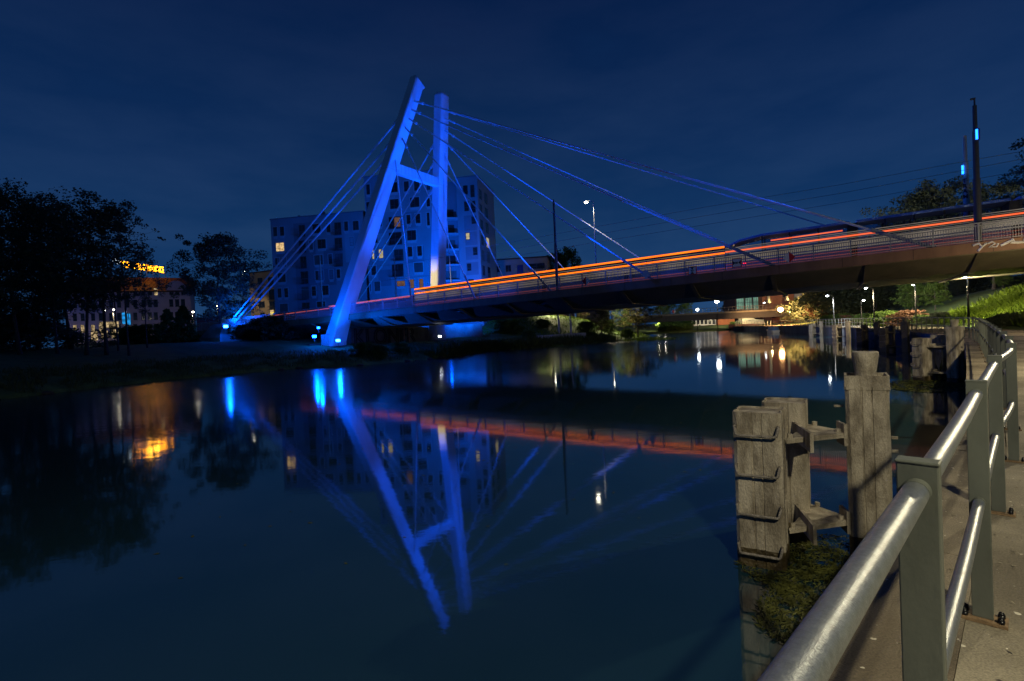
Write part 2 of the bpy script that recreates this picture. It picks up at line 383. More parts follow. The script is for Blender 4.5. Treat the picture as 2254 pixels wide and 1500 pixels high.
def water_material():
    m = bpy.data.materials.new('river water'); m.use_nodes = True; nt = m.node_tree; N = nt.nodes; L = nt.links
    b = N['Principled BSDF']; b.inputs['Base Color'].default_value = (.012, .040, .056, 1)
    b.inputs['Roughness'].default_value = .05; b.inputs['IOR'].default_value = 2.5
    g = N.new('ShaderNodeNewGeometry'); h = []
    for sc_, st, nm in (((.22, .5, 1), .035, 4), ((1.1, 2.2, 1), .03, 5), ((3.2, 6.0, 1), .010, 3)):
        mp = N.new('ShaderNodeMapping'); mp.inputs['Scale'].default_value = sc_; mp.inputs['Rotation'].default_value = (0, 0, .6)
        L.new(g.outputs['Position'], mp.inputs['Vector'])
        nz = N.new('ShaderNodeTexNoise'); nz.inputs['Scale'].default_value = 1; nz.inputs['Detail'].default_value = nm
        L.new(mp.outputs[0], nz.inputs['Vector'])
        mu = N.new('ShaderNodeMath'); mu.operation = 'MULTIPLY'; mu.inputs[1].default_value = st
        L.new(nz.outputs['Fac'], mu.inputs[0]); h.append(mu)
    a = N.new('ShaderNodeMath'); L.new(h[0].outputs[0], a.inputs[0]); L.new(h[1].outputs[0], a.inputs[1])
    a2 = N.new('ShaderNodeMath'); L.new(a.outputs[0], a2.inputs[0]); L.new(h[2].outputs[0], a2.inputs[1])
    dt = N.new('ShaderNodeVectorMath'); dt.operation = 'DOT_PRODUCT'; dt.inputs[1].default_value = (-.8, .6, 0); L.new(g.outputs['Position'], dt.inputs[0])
    mr = N.new('ShaderNodeMapRange'); mr.interpolation_type = 'SMOOTHSTEP'; mr.inputs['From Min'].default_value = 10; mr.inputs['From Max'].default_value = 32; mr.inputs['To Min'].default_value = .2; mr.inputs['To Max'].default_value = 1.0
    L.new(dt.outputs['Value'], mr.inputs['Value'])
    m3 = N.new('ShaderNodeMapRange'); m3.interpolation_type = 'SMOOTHSTEP'; m3.inputs['From Min'].default_value = 14; m3.inputs['From Max'].default_value = 34; m3.inputs['To Min'].default_value = .044; m3.inputs['To Max'].default_value = .17
    pn = N.new('ShaderNodeTexNoise'); pn.inputs['Scale'].default_value = .09; pn.inputs['Detail'].default_value = 3; L.new(g.outputs['Position'], pn.inputs['Vector'])
    pa = N.new('ShaderNodeMath'); pa.operation = 'MULTIPLY_ADD'; pa.inputs[1].default_value = 24; L.new(pn.outputs['Fac'], pa.inputs[0])
    ps = N.new('ShaderNodeMath'); ps.operation = 'SUBTRACT'; ps.inputs[1].default_value = 12; L.new(dt.outputs['Value'], ps.inputs[0]); L.new(ps.outputs[0], pa.inputs[2])
    L.new(pa.outputs[0], m3.inputs['Value']); L.new(m3.outputs[0], b.inputs['Roughness'])
    bp = N.new('ShaderNodeBump'); L.new(mr.outputs[0], bp.inputs['Strength']); bp.inputs['Distance'].default_value = .2
    L.new(a2.outputs[0], bp.inputs['Height']); L.new(bp.outputs['Normal'], b.inputs['Normal'])
    return m
m = MB(); m.quad((-300, -200, 0), (300, -200, 0), (300, 300, 0), (-300, 300, 0)); struct(m.build('river_water', water_material()))
# ------------------------------------------------------------------ promenade
WZ = 1.38
RP = resample([(-9, -8.8), (-4, -3.72), (.85, 1.11), (2.12, 2.39), (3.37, 3.65), (5.54, 5.81), (11, 12.0), (16.2, 18.0), (19.9, 22.3), (23.6, 27.2), (27.4, 33.6), (33.5, 45), (39.5, 58.7), (45, 71), (49.6, 84.6), (53, 94), (55.2, 101.7), (56.6, 110), (57.4, 118), (58, 128), (60, 140), (66, 152)], .25)
i0 = min(range(len(RP)), key=lambda i: (RP[i] - V((.85, 1.11, 0))).length)
def rt(i):
    a = RP[max(0, i - 2)]; b = RP[min(len(RP) - 1, i + 2)]; return (b - a).normalized()
def rr(i): t = rt(i); return V((t.y, -t.x, 0))
idx = list(range(0, len(RP), 3))
def off(i, d, z):
    p = RP[i] + rr(i) * d; return V((p.x, p.y, z))
rows = [[off(i, d, WZ + z) for i in idx] for d, z in ((-.057, 0), (1, .003), (2.5, .0), (4.6, 0))]
m = grid_mesh([list(reversed(r)) for r in rows]); reg(m); struct(m.build('promenade', X['concrete']))
m = MB(); step = 6
for k in range(0, len(RP) - step, step):           # coping slabs along the quay edge
    a, b = k, k + step; g = .003
    p0, p1 = off(a, -.44, 0), off(b, -.44, 0); q0, q1 = off(a, -.06, 0), off(b, -.06, 0)
    t = (p1 - p0).normalized() * g
    jz = random.uniform(-.004, .004)
    lo = [p0 + t, p1 - t, q1 - t, q0 + t]
    m.loft([[v + V((0, 0, WZ - .2)) for v in lo], [v + V((0, 0, WZ + .006 + jz)) for v in lo]])
co = m.build('coping', X['coping']); struct(co)
rows = [[off(i, d, z) for i in idx] for d, z in ((-.40, -1.2), (-.40, WZ - .2), (-.05, WZ - .2))]
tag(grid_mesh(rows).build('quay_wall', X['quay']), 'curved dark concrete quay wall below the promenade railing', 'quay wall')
def rb_z(d, i):
    return lerp_tab([(4.6, WZ - .02), (4.75, 1.42), (6, 1.6), (9, 2.6), (13, 4.3), (17, 5.4), (25, 6.0), (60, 6.4), (260, 6.6)], d)
rows = []
for d in (4.6, 4.75, 6, 7.5, 9, 11, 13, 15, 17, 21, 25, 32, 42, 60, 120, 260):
    r = []
    for i in range(0, len(RP), 6):
        p = RP[i] + rr(i) * d
        fade = sstep(70, 125, RP[i].y); z = rb_z(d, i); z = z * (1 - fade) + (WZ + .25 * min(1, (d - 4.6) / 4) + .02 * d) * fade
        r.append(V((p.x, p.y, z + (mnoise.noise(V((p.x * .3, p.y * .3, 0))) * .25 if d > 5 else 0))))
    rows.append(r)
m = grid_mesh([list(reversed(r)) for r in rows]); reg(m); struct(m.build('right_bank_ground', X['lawn'], smooth=True))
# railing along the quay
R_ = thing('quay_railing', 'grey green post railing with galvanised tubes curving along the quay promenade', 'railing', (.85, 1.11, WZ))
def post_mb(i):
    t, r = rt(i), rr(i); p = V((RP[i].x, RP[i].y, WZ)); m = MB()
    m.cbox(p + V((0, 0, .556)), t * .021, r * .037, V((0, 0, .540)))
    m.cbox(p + V((0, 0, 1.098)), t * .023, r * .039, V((0, 0, .004)))
    return m
def plate_mb(i):
    t, r = rt(i), rr(i); p = V((RP[i].x, RP[i].y, WZ)); m = MB()
    m.cbox(p + V((0, 0, .009)), t * .05, r * .085, V((0, 0, .007))); return m
def bolts(i, par):
    t, r = rt(i), rr(i); p = V((RP[i].x, RP[i].y, WZ))
    for a in (-1, 1):
        for b in (-1, 1):
            m = MB(); c = p + t * (.03 * a) + r * (.062 * b)
            m.tube([c + V((0, 0, .015)), c + V((0, 0, .03))], .014, 6); m.ball(c + V((0, 0, .032)), .0125, 8, 5)
            m.build('bolt', X['bolt'], par, smooth=True)
RAIL_I = list(range(i0 - 14, len(RP) - 2, 7))
for k, i in enumerate(RAIL_I):
    po = post_mb(i).build('post', X['post'], R_, bevel=.003 if k < 14 else 0)
    if k < 20:
        plate_mb(i).build('base_plate', X['rust'], po); bolts(i, po)
def rail_pts(h, a, b, st=1): return [V((RP[i].x, RP[i].y, WZ + h)) for i in range(a, b, st)]
iA = max(0, i0 - 21)
for a, b in zip([iA] + RAIL_I, RAIL_I + [len(RP) - 1]):
    if b - a < 2: continue
    near = a < i0 + 110
    for nm, h, r in (('handrail', 1.04, .0242), ('mid_rail', .55, .021)):
        m = MB(); pts = rail_pts(h, a, b + 1)
        if near:
            pts[0] = pts[0] + (pts[1] - pts[0]).normalized() * .021; pts[-1] = pts[-1] - (pts[-1] - pts[-2]).normalized() * .021
            d0 = (pts[1] - pts[0]).normalized(); d1 = (pts[-1] - pts[-2]).normalized()
            m.tube(pts, r, 28, cap=False)
        else: m.tube(pts, r, 8, cap=False)
        o = m.build(nm, X['galv'], R_, smooth=True)
        if near:
            c = MB()
            c.tube([pts[0], pts[0] + d0 * .028], r * 1.04, 28); c.tube([pts[-1] - d1 * .028, pts[-1]], r * 1.04, 28)
            c.build('weld_collar', X['post'], o, smooth=False)
# low retaining wall at the back of the promenade
m = MB(); a = min(range(len(RP)), key=lambda i: abs(RP[i].y - 17)); b = min(range(len(RP)), key=lambda i: abs(RP[i].y - 33))
ids = list(range(a, b, 4))
m.loft([[off(i, 4.55, WZ - .1), off(i, 4.85, WZ - .1), off(i, 4.85, WZ + .70), off(i, 4.55, WZ + .70)] for i in ids])
wl = m.build('low_wall', mat('brown low wall', (.10, .065, .05), .8, var=.4, scale=.8, bump=.3)); tag(wl, 'low brown wall with pale top edge behind the promenade', 'wall')
m = MB(); m.loft([[off(i, 4.5, WZ + .703), off(i, 4.9, WZ + .703), off(i, 4.9, WZ + .76), off(i, 4.5, WZ + .76)] for i in ids]); m.build('coping', X['coping'], wl)
# ------------------------------------------------------------------ mooring dolphins
def pile_ring(c, w, z, rot, ch):
    h = w / 2; a = V((math.cos(rot), math.sin(rot), 0)); b = V((-math.sin(rot), math.cos(rot), 0)); q = h - ch; s = .016
    o = [(-q, -h), (-.062, -h), (-.056, -h + s), (-.046, -h + s), (-.04, -h + .004), (.036, -h + .004), (.042, -h + s), (.05, -h + s), (.056, -h), (q, -h),
         (h, -q), (h, -.06), (h - s, -.04), (h - s, .04), (h, .06), (h, q), (q, h), (.06, h), (.04, h - s), (-.04, h - s), (-.06, h), (-q, h),
         (-h, q), (-h, .06), (-h + s, .04), (-h + s, -.04), (-h, -.06), (-h, -q)]
    return [V(c) + a * x + b * y + V((0, 0, z)) for x, y in o]
def make_dolphin(A, B, C, hA, hB, hC, rot, label, seed, detail=True, bollard=True):
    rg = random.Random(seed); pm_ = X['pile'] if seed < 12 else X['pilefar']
    D = thing('mooring_dolphin', label, 'mooring post', (A[0], A[1], 0), 'steel mooring posts standing off the quay')
    A, B, C = V((A[0], A[1], 0)), V((B[0], B[1], 0)), V((C[0], C[1], 0))
    for c, h, w_ in ((A, hA, .50), (B, hB, .50), (C, hC, .425)):
        m = MB()
        zs = [-1.2, -.02, .10, .35] + [.35 + (h - .35) * k / 5 for k in range(1, 6)]
        rings = []
        for z in zs:
            r = pile_ring(c, w_, z, rot, .04)
            rings.append([p + V((rg.uniform(-.003, .003), rg.uniform(-.003, .003), 0)) for p in r])
        rings.append([c + (p - c - V((0, 0, h))) * .94 + V((0, 0, h)) for p in rings[-1]]); rings.append([p - V((0, 0, .02)) for p in rings[-1]])
        m.loft(rings); o = m.build('pile', pm_, D)
        if detail:
            m = MB(); m.loft([pile_ring(c, w_ + .008, -.8, rot, .04), pile_ring(c, w_ + .008, .16 + rg.uniform(0, .06), rot, .04)], cap=False)
            m.build('rusty_foot', X['piledark'], o)
    a = V((math.cos(rot), math.sin(rot), 0)); b = V((-math.sin(rot), math.cos(rot), 0))
    # cap box and bollard on the tall pile
    if bollard:
        m = MB(); m.loft([pile_ring(C, .445, hC - .01, rot, .02), pile_ring(C, .445, hC + .02, rot, .02)])
        for s1 in (-1, 1):
            m.cbox(C + a * (.205 * s1) + V((0, 0, hC + .085)), a * .012, b * .217, V((0, 0, .067)))
            m.cbox(C + b * (.205 * s1) + V((0, 0, hC + .085)), a * .193, b * .012, V((0, 0, .067)))
        m.build('cap_box', pm_, D)
        m = MB(); z0 = hC + .02
        m.tube([C + V((0, 0, z0)), C + V((0, 0, z0 + .06)), C + V((0, 0, z0 + .09)), C + V((0, 0, z0 + .14)), C + V((0, 0, z0 + .36)), C + V((0, 0, z0 + .39)), C + V((0, 0, z0 + .40))],
               [.16, .14, .11, .105, .135, .135, .12], 24); m.build('bollard', pm_, D, smooth=False)
    else:
        m = MB(); m.loft([pile_ring(C, .50, hC - .02, rot, .02), pile_ring(C, .50, hC + .10, rot, .02)]); m.build('cap_box', pm_, D)
    # triangular brackets tying the pair to the tall pile
    d = (C - A); d.z = 0
    for z in (min(hA, hB) - .34, .36):
        m = MB(); AB = (A + B) / 2; dirv = (C - AB); dirv.z = 0; Ln = dirv.length; dirv.normalize(); sd = V((-dirv.y, dirv.x, 0))
        s0 = A + dirv * .27 - sd * .02; s1 = B + dirv * .27 + sd * .02
        e0 = C - dirv * .27 - sd * .10; e1 = C - dirv * .27 + sd * .10
        base = [s0, e0, e1, s1]
        m.loft([[p + V((0, 0, z)) for p in base], [p + V((0, 0, z + .025)) for p in base]])
        m.cbox((s0 + s1) / 2 + V((0, 0, z + .0)), dirv * .018, sd * ((s1 - s0).length / 2 + .05), V((0, 0, .11)))
        m.cbox((e0 + e1) / 2 + V((0, 0, z - .0)), dirv * .018, sd * .13, V((0, 0, .13)))
        m.cbox((s0 + e0) / 2 + V((0, 0, z - .018)), (e0 - s0) * .49, sd * .006, V((0, 0, .016)))
        for p in (s0 + dirv * .06 + sd * .06, s1 + dirv * .06 - sd * .06, e0 - dirv * .06 + sd * .03):
            m.tube([p + V((0, 0, z + .02)), p + V((0, 0, z + .07))], .03, 6)
        m.build('bracket', pm_, D)
    # ladder rungs wrapped over the front pile
    for k in range(4 if detail else 3):
        z = .17 + (hA - .42) * k / 3 if detail else .3 + .45 * k
        m = MB(); f = -b
        pts = [A + a * -.215 + f * .24 + V((0, 0, z + .10)), A + a * -.225 + f * .31 + V((0, 0, z + .095)), A + a * -.205 + f * .325 + V((0, 0, z + .012)), A + a * -.19 + f * .328 + V((0, 0, z)),
               A + a * .19 + f * .328 + V((0, 0, z)), A + a * .205 + f * .325 + V((0, 0, z + .012)), A + a * .225 + f * .31 + V((0, 0, z + .095)), A + a * .215 + f * .24 + V((0, 0, z + .10))]
        m.tube(pts, .0155, 8); m.build('rung', X['rung'], D, smooth=True)
    m = MB()
    for zz in (hC * .62, hC * .70):
        m.cbox(C + a * .26 + V((0, 0, zz)), a * .03, b * .015, V((0, 0, .015)))
    m.cbox(C - a * .28 + V((0, 0, hC * .88)), a * .05, b * .02, V((0, 0, .012)))
    m.build('lug', pm_, D)
    return D
A1 = gz(1682, 1232, 0); C1 = gz(1918, 1212, 0); B1 = onplane(1727, 878, V((0, 0, 1.76)), V((0, 0, 1)))
ROT1 = -.56
make_dolphin(A1, B1, C1, 1.76, 1.74, 1.95, ROT1, 'nearest weathered steel mooring posts with ladder rungs, brackets and mushroom bollard', 3)
for q, c, nm, lab in (((2031, 838), (2091, 842), 1, 'second group of mooring posts out, standing in floating weed below the curve'),
                   ((1950, 752), (1981, 748), 2, 'third group of mooring posts out along the curved quay'),
                   ((1893, 742), (1915, 741), 3, 'fourth group of mooring posts along the quay under the far railing'),
                   ((1839, 737), (1856, 736), 4, 'fifth group of mooring posts, left of the nearer ones on the quay'),
                   ((1786, 734), (1800, 734), 5, 'farthest dark group of mooring posts beside the small blue boat')):
    p = gz(q[0], q[1], 0); c = gz(c[0], c[1], 0)
    d = (c - p); d.z = 0; ln = min(max(d.length, 1.2), 1.7); d.normalize()
    if nm >= 2:
        def pxx(k):
            v = RP[k] - rr(k) * 2.3 - CAM; return abs(1127 + FPX * v.dot(CR) / v.dot(F0) - q[0])
        i = min([k for k in range(i0, len(RP)) if RP[k].y > 38], key=pxx); p = RP[i] - rr(i) * 2.3; d = (rr(i) - rt(i) * .4).normalized(); ln = 1.35
    cc = p + d * ln; bb = p + V((-d.y, d.x, 0)) * .85 + d * .2
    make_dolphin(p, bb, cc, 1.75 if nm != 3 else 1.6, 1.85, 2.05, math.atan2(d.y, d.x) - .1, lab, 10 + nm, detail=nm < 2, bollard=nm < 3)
# floating weed
rg = random.Random(5)
def weed(name, label, c, rx, ry, n, rot, seed, sz=.05, tall=.0):
    rg = random.Random(seed); m = MB(); ca, sa = math.cos(rot), math.sin(rot)
    for k in range(n):
        a = rg.uniform(0, 2 * PI); q = math.sqrt(rg.random())
        x, y = rx * q * math.cos(a), ry * q * math.sin(a)
        if mnoise.noise(V((x * 2.2 + seed, y * 2.2, 0))) < -.18 and rg.random() < .8: continue
        p = V((c[0] + x * ca - y * sa, c[1] + x * sa + y * ca, rg.uniform(.003, .03)))
        th = rg.gauss(rot + .3, .8); l = sz * rg.uniform(.6, 2.2); wd = sz * rg.uniform(.08, .28)
        d = V((math.cos(th), math.sin(th), rg.uniform(-.05, .10) + tall * rg.random())) * l; s = V((-math.sin(th), math.cos(th), rg.uniform(-.4, .4))) * wd
        mid = p + d * .55 + V((0, 0, .008))
        m.poly([p - s * .3, mid - s, p + d, mid + s])
    return stuff(m.build(name, X['weed']), label, 'water weed')
weed('water_weed', 'floating weed around the nearest mooring posts', (3.45, 5.75), 1.0, .95, 5200, .5, 21)
weed('water_weed', 'thin floating weed trailing towards the quay', (3.0, 5.0), 1.0, .55, 3400, .6, 22)
p = gz(2062, 848, 0); weed('water_weed', 'floating weed mat around the second mooring posts', (p.x, p.y), 2.6, 1.5, 2600, .7, 23, .12)
p = gz(2120, 838, 0); weed('water_weed', 'taller green weed between second posts and quay wall', (p.x, p.y), .9, .8, 700, .5, 24, .22, 2.5)
# ------------------------------------------------------------------ cable stayed bridge
BT = thing('cable_stayed_bridge', 'cable stayed bridge with leaning white twin leg pylon lit blue, crossing the river', 'bridge', br(30, 9, -7))
T0, T1 = -26, 150
def sweep(sec, t0, t1):
    m = MB(); m.loft([[br(t0, n, h) for n, h in sec], [br(t1, n, h) for n, h in sec]]); return m
sweep([(.3, .02), (.3, -.5), (17.7, -.5), (17.7, .02)], T0, T1).build('deck', X['asphalt'], BT)
for n0, n1 in ((0, .28), (17.72, 18)):
    fa = sweep([(n0, .10), (n0, -.60), (n1, -.60), (n1, .10)], T0, T1).build('fascia', X['fascia'], BT)
    m = MB()
    for k in range(-5, 36):                      # panel joints
        nn = n0 - .004 if n0 < 1 else n1 + .001
        m.cbox(br(k * 4.1, nn, -.25), BUS * .012, BN * .003, V((0, 0, .345)))
    m.build('panel_joint', X['tramdark'], fa)
sweep([(.30, -.52), (.30, -.64), (3.1, -.70), (3.3, -1.60), (14.7, -1.60), (14.9, -.70), (17.7, -.64), (17.7, -.52)], T0, T1).build('girder', X['girder'], BT)
for ta, tb_ in ((T0, 33), (68, T1)):
    sweep([(.32, -.645), (2.95, -1.61), (3.05, -1.61), (3.05, -1.55), (.5, -.66)], ta, tb_).build('web_panel', X['girder'], BT)
for k in range(-4, 28):
    t = .6 + 6.1 * k
    if t < T0 + 1: continue
    m = MB(); th = .16
    for s in (0,):
        sec = [(.10, -.602), (2.75, -1.70), (3.2, -1.70), (3.2, -1.58), (.6, -.62)]
        m.loft([[br(t - th, n, h) for n, h in sec], [br(t + th, n, h) for n, h in sec]])
        m.cbox(br(t, 9, -1.68), BUS * th, BN * 6.0, V((0, 0, .05)))
    m.build('bracket', X['girder'], BT)
# triangular haunch plates near the pylon
for k in range(7):
    t = 65.5 - 5.0 * k; m = MB(); th = V((0, 0, .05))
    a, b, c, d = br(t + .9, .32, -.65), br(t - .9, .32, -.65), br(t - 2.46, 2.98, -1.60), br(t + 2.46, 2.98, -1.60)
    m.loft([[a, b, c, d], [p + th for p in (a, b, c, d)]]); m.build('haunch_plate', X['girder'], BT)
TOPN, TOPF = V((-10.55, 66.85, 34.9)), V((-7.95, 70.67, 34.9))
BASN, BASF = V((-22.1, 64.9, 1.9)), V((-11.7, 81.95, 1.9))
def leg(top, bas, name, s):
    m = MB(); rings = []
    knee = bas.lerp(top, .095) + V((0, 0, 0)); kn = V((knee.x, knee.y, bas.z + 3.6))
    d = top - kn
    stations = [(bas + (kn - bas) * .0 + V((0, 0, 0)), 1.7, 2.3), (bas.lerp(kn, .5) + BU * .10, 1.65, 2.25), (kn, 1.5, 2.15)]
    stations += [(kn + d * q, 1.5 - .15 * q, 2.15 - .5 * q) for q in (.06, .15, .3, .45, .6, .75, .9, .97)]
    for c, a, b in stations:
        ch = .12
        pr = [(-a/2, -b/2 + ch), (-a/2 + ch, -b/2), (a/2 - ch, -b/2), (a/2, -b/2 + ch), (a/2, b/2 - ch), (a/2 - ch, b/2), (-a/2 + ch, b/2), (-a/2, b/2 - ch)]
        rings.append([c + BU * x + BN * y for x, y in pr])
    a, b = 1.35, 1.65; c = top; ch = .12
    pr = [(-a/2, -b/2 + ch), (-a/2 + ch, -b/2), (a/2 - ch, -b/2), (a/2, -b/2 + ch), (a/2, b/2 - ch), (a/2 - ch, b/2), (-a/2 + ch, b/2), (-a/2, b/2 - ch)]
    rings.append([c + BU * x * .97 + BN * y * .97 + V((0, 0, -.25 - s * y * .5)) for x, y in pr])
    rings.append([c + BU * (x * .75 + .05) + BN * (y * .8) + V((0, 0, .1 - s * y * .5)) for x, y in pr])
    m.loft(rings); o = m.build(name, X['white'], BT)
    f = MB()                                        # stiffener fins at the foot
    for k in range(-2, 3):
        for sd in (-1, 1):
            f.cbox(bas + BU * (.32 * k) + BN * (1.27 * sd) + V((0, 0, .75)), BU * .02, BN * .10, V((0, 0, .75)))
            f.cbox(bas + BN * (.45 * k) + BU * (.90 * sd) + V((0, 0, .75)), BU * .10, BN * .02, V((0, 0, .75)))
    f.build('stiffener', X['white'], o)
    j = MB()
    for q in (.42, .62):                             # erection joints
        c = kn + d * q; a_, b_ = 1.5 - .15 * q + .012, 2.15 - .5 * q + .012
        j.cbox(c, BU * a_ / 2, BN * b_ / 2, V((0, 0, .012)))
    j.build('joint_line', X['sleeve'], o)
    return kn
KN = leg(TOPN, BASN, 'pylon_leg', 1); KF = leg(TOPF, BASF, 'pylon_leg', 0)
def legat(K, T, z): return K + (T - K) * ((z - K.z) / (T.z - K.z))
zc = at(905, 376, 68).z
a, b = legat(KN, TOPN, zc), legat(KF, TOPF, zc); b.z = a.z
m = MB(); dd = (b - a).normalized(); m.cbox((a + b) / 2, (b - a) / 2 - dd * .75, BU * .42, V((0, 0, .62)))
cb = m.build('crossbeam', X['white'], BT, bevel=.05)
m = MB(); Lb = (b - a).length
for k in range(13):
    m.cbox(a + dd * (1.0 + (Lb - 2) * k / 12), dd * .03, BU * .47, V((0, 0, .58)))
m.build('stiffener', X['white'], cb)
ra, rb2 = legat(KN, TOPN, zc + 6), legat(KF, TOPF, zc + 6)
def stay(p0, p1, r, s0=1.6, s1=2.6):
    m = MB(); m.tube([p0.lerp(p1, k / 40) for k in range(41)], r, 12); o = m.build('stay_cable', X['cable'], BT, smooth=True)
    d = (p1 - p0).normalized(); s = MB(); s_ = MB()
    if s0: s_.tube([p0, p0 + d * s0, p0 + d * s0, p0 + d * (s0 + .3)], [r * 1.6, r * 1.6, r * 2.1, r * 2.1], 10)
    if s1: s.tube([p1 - d * s1, p1 - d * (s1 - .25), p1 - d * (s1 - .25), p1], [r * 1.9, r * 1.9, r * 1.55, r * 1.55], 10)
    if s0: s_.build('cable_socket', X['cable'], o)
    if s1: s.build('cable_sleeve', X['sleeve'], o)
def leg_from_px(K, T, y, x):                       # height of an anchorage from its bearing
    best = None
    for k in range(300):
        z = 6 + k * .1; p = legat(K, T, z); d = p - CAM; w_ = d.dot(F0); py = 750 - FPX * d.dot(CU) / w_
        if best is None or abs(py - y) < best[0]: best = (abs(py - y), p)
    return best[1]
fr = -BU * .62
for (x, y), t in (((926, 225), 2.7), ((916, 245), 12.5), ((910, 263), 22), ((902, 284), 32), ((893, 307), 41), ((875, 355), 50)):
    stay(leg_from_px(KN, TOPN, y, x) + fr, br(t, .42, .0), .085 if t < 20 else .07, 1.5, 4.2 - t * .02)
def far_end(p0, bx, by):
    best = None
    for k in range(800):
        t = -15 + k * .1; e = br(t, 17.5, .1); d0, d1 = p0 - CAM, e - CAM
        x0, y0 = 1127 + FPX * d0.dot(CR) / d0.dot(F0), 750 - FPX * d0.dot(CU) / d0.dot(F0)
        x1, y1 = 1127 + FPX * d1.dot(CR) / d1.dot(F0), 750 - FPX * d1.dot(CU) / d1.dot(F0)
        er = abs((y1 - y0) * (bx - x0) - (x1 - x0) * (by - y0)) / math.hypot(y1 - y0, x1 - x0)
        if best is None or er < best[0]: best = (er, e)
    return best[1]
for (x, y), q in (((975, 246), (1975, 545)), ((974, 264), (1600, 538)), ((974, 290), (1440, 590)), ((974, 313), (1275, 628)), ((973, 340), (1122, 640)), ((972, 385), (993, 622))):
    p0 = leg_from_px(KF, TOPF, y, x) + fr; stay(p0, far_end(p0, *q), .07, 1.5, 3.0)
AN = at(506, 720, 79); tA, nA = tn(AN)
for K, T, ys, nn in ((KN, TOPN, ((881, 245), (865, 296), (848, 339)), 0), (KF, TOPF, ((949, 302), (947, 345), (941, 405)), 20.0)):
    for k, (x, y) in enumerate(ys):
        p0 = leg_from_px(K, T, y, x) + BU * .62
        e = AN + BN * nn + BU * (1.3 * (1 - k)) + V((0, 0, -.15))
        stay(p0, e, .115 if nn == 0 else .09, 1.6, 0)
def anchor(c, rot, zb):
    m = MB(); a = BU; b = BN
    lo = [c + a * 4.2 - b * 1.7, c - a * 1.4 - b * 1.7, c - a * 1.4 + b * 1.7, c + a * 4.2 + b * 1.7]
    hi = [c + a * 1.6 - b * 1.1, c - a * 1.2 - b * 1.1, c - a * 1.2 + b * 1.1, c + a * 1.6 + b * 1.1]
    m.loft([[V((p.x, p.y, zb - .6)) for p in lo], [V((p.x, p.y, zb + .55)) for p in lo], [V((p.x, p.y, zb + 2.6)) for p in hi]])
    m.build('anchor_block', X['anchor'], BT)
anchor(AN + BU * 1.2, 0, 3.25); anchor(AN + BN * 20 + BU * 1.2, 0, 3.25)
for bas in (BASN, BASF):
    m = MB(); rings = []
    for z, s in ((-.6, 1.5), (.6, 1.28), (1.92, 1.0)):
        rings.append([V((bas.x, bas.y, z)) + BU * (x * 1.9 * s) + BN * (y * 2.1 * s) for x, y in ((-1, -1), (1, -1), (1, 1), (-1, 1))])
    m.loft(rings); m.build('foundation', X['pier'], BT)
# pier wall with graffiti, between the legs under the deck
PW0 = BASN + BN * 2.6 - BU * .2; PW1 = BASF - BN * 2.2 - BU * .2
m = MB(); dd = (PW1 - PW0); dd.z = 0
zt = dz(62) - 1.7
m.frame_box(V((PW0.x, PW0.y, .2)), dd, BU * 2.2, V((0, 0, zt - .2)))
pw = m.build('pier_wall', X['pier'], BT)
def text(name, body, size, origin, right, up, mt, parent=None, ext=.01, bold=0.0, shear=0, outline=0, sx=1.0, space=1.0):
    cu = bpy.data.curves.new(name, 'FONT'); cu.body = body; cu.size = size; cu.extrude = ext; cu.offset = bold; cu.shear = shear; cu.space_character = space
    if outline: cu.fill_mode = 'NONE'; cu.bevel_depth = outline; cu.extrude = 0
    o = bpy.data.objects.new(name, cu); COL.objects.link(o)
    dg = bpy.context.evaluated_depsgraph_get(); me = bpy.data.meshes.new_from_object(o.evaluated_get(dg)); bpy.data.objects.remove(o)
    right, up = V(right).normalized(), V(up).normalized(); nrm = right.cross(up)
    Mx = M4(((right.x * sx, up.x, nrm.x, origin[0]), (right.y * sx, up.y, nrm.y, origin[1]), (right.z * sx, up.z, nrm.z, origin[2]), (0, 0, 0, 1)))
    me.transform(Mx); me.materials.clear(); me.materials.append(mt); me.name = name
    o = bpy.data.objects.new(name, me); COL.objects.link(o); adopt(o, parent); return o
dn = dd.normalized(); og = V((PW0.x, PW0.y, 1.9)) - BU * .012
text('graffiti', 'KLONER', 3.0, og + dn * .3, dn, (0, 0, 1), X['paintgrey'], pw, .004, .10, sx=1.02)
text('graffiti_outline', 'KLONER', 3.0, og + dn * .3 - BU * .012, dn, (0, 0, 1), X['paintblack'], pw, outline=.09, sx=1.02)
fdn = V((BASN.x, BASN.y, 0)) - BN * 3.0
text('graffiti', 'EKOS', 1.3, V((fdn.x, fdn.y, .95)) + BU * 5.6 + BN * .75, -BU, V((0, 0, 1)), X['paintblack'], pw, outline=.05)
m = MB(); m.frame_box(V((fdn.x, fdn.y, .3)) + BU * 1.8 + BN * .8, BU * 5.5, BN * 2.2, V((0, 0, 2.0))); m.build('wing_wall', X['pier'], BT)
for k in (0, 1):                                      # drain pipes
    p = V((PW0.x, PW0.y, 0)) + dn * (9.4 + 1.0 * k) - BU * .35
    m = MB(); m.tube([p + V((0, 0, .9)), p + V((0, 0, zt - .1))], .07, 8); m.build('drain_pipe', mat('rusty drain pipe', (.32, .14, .09), .5, var=.3), BT)
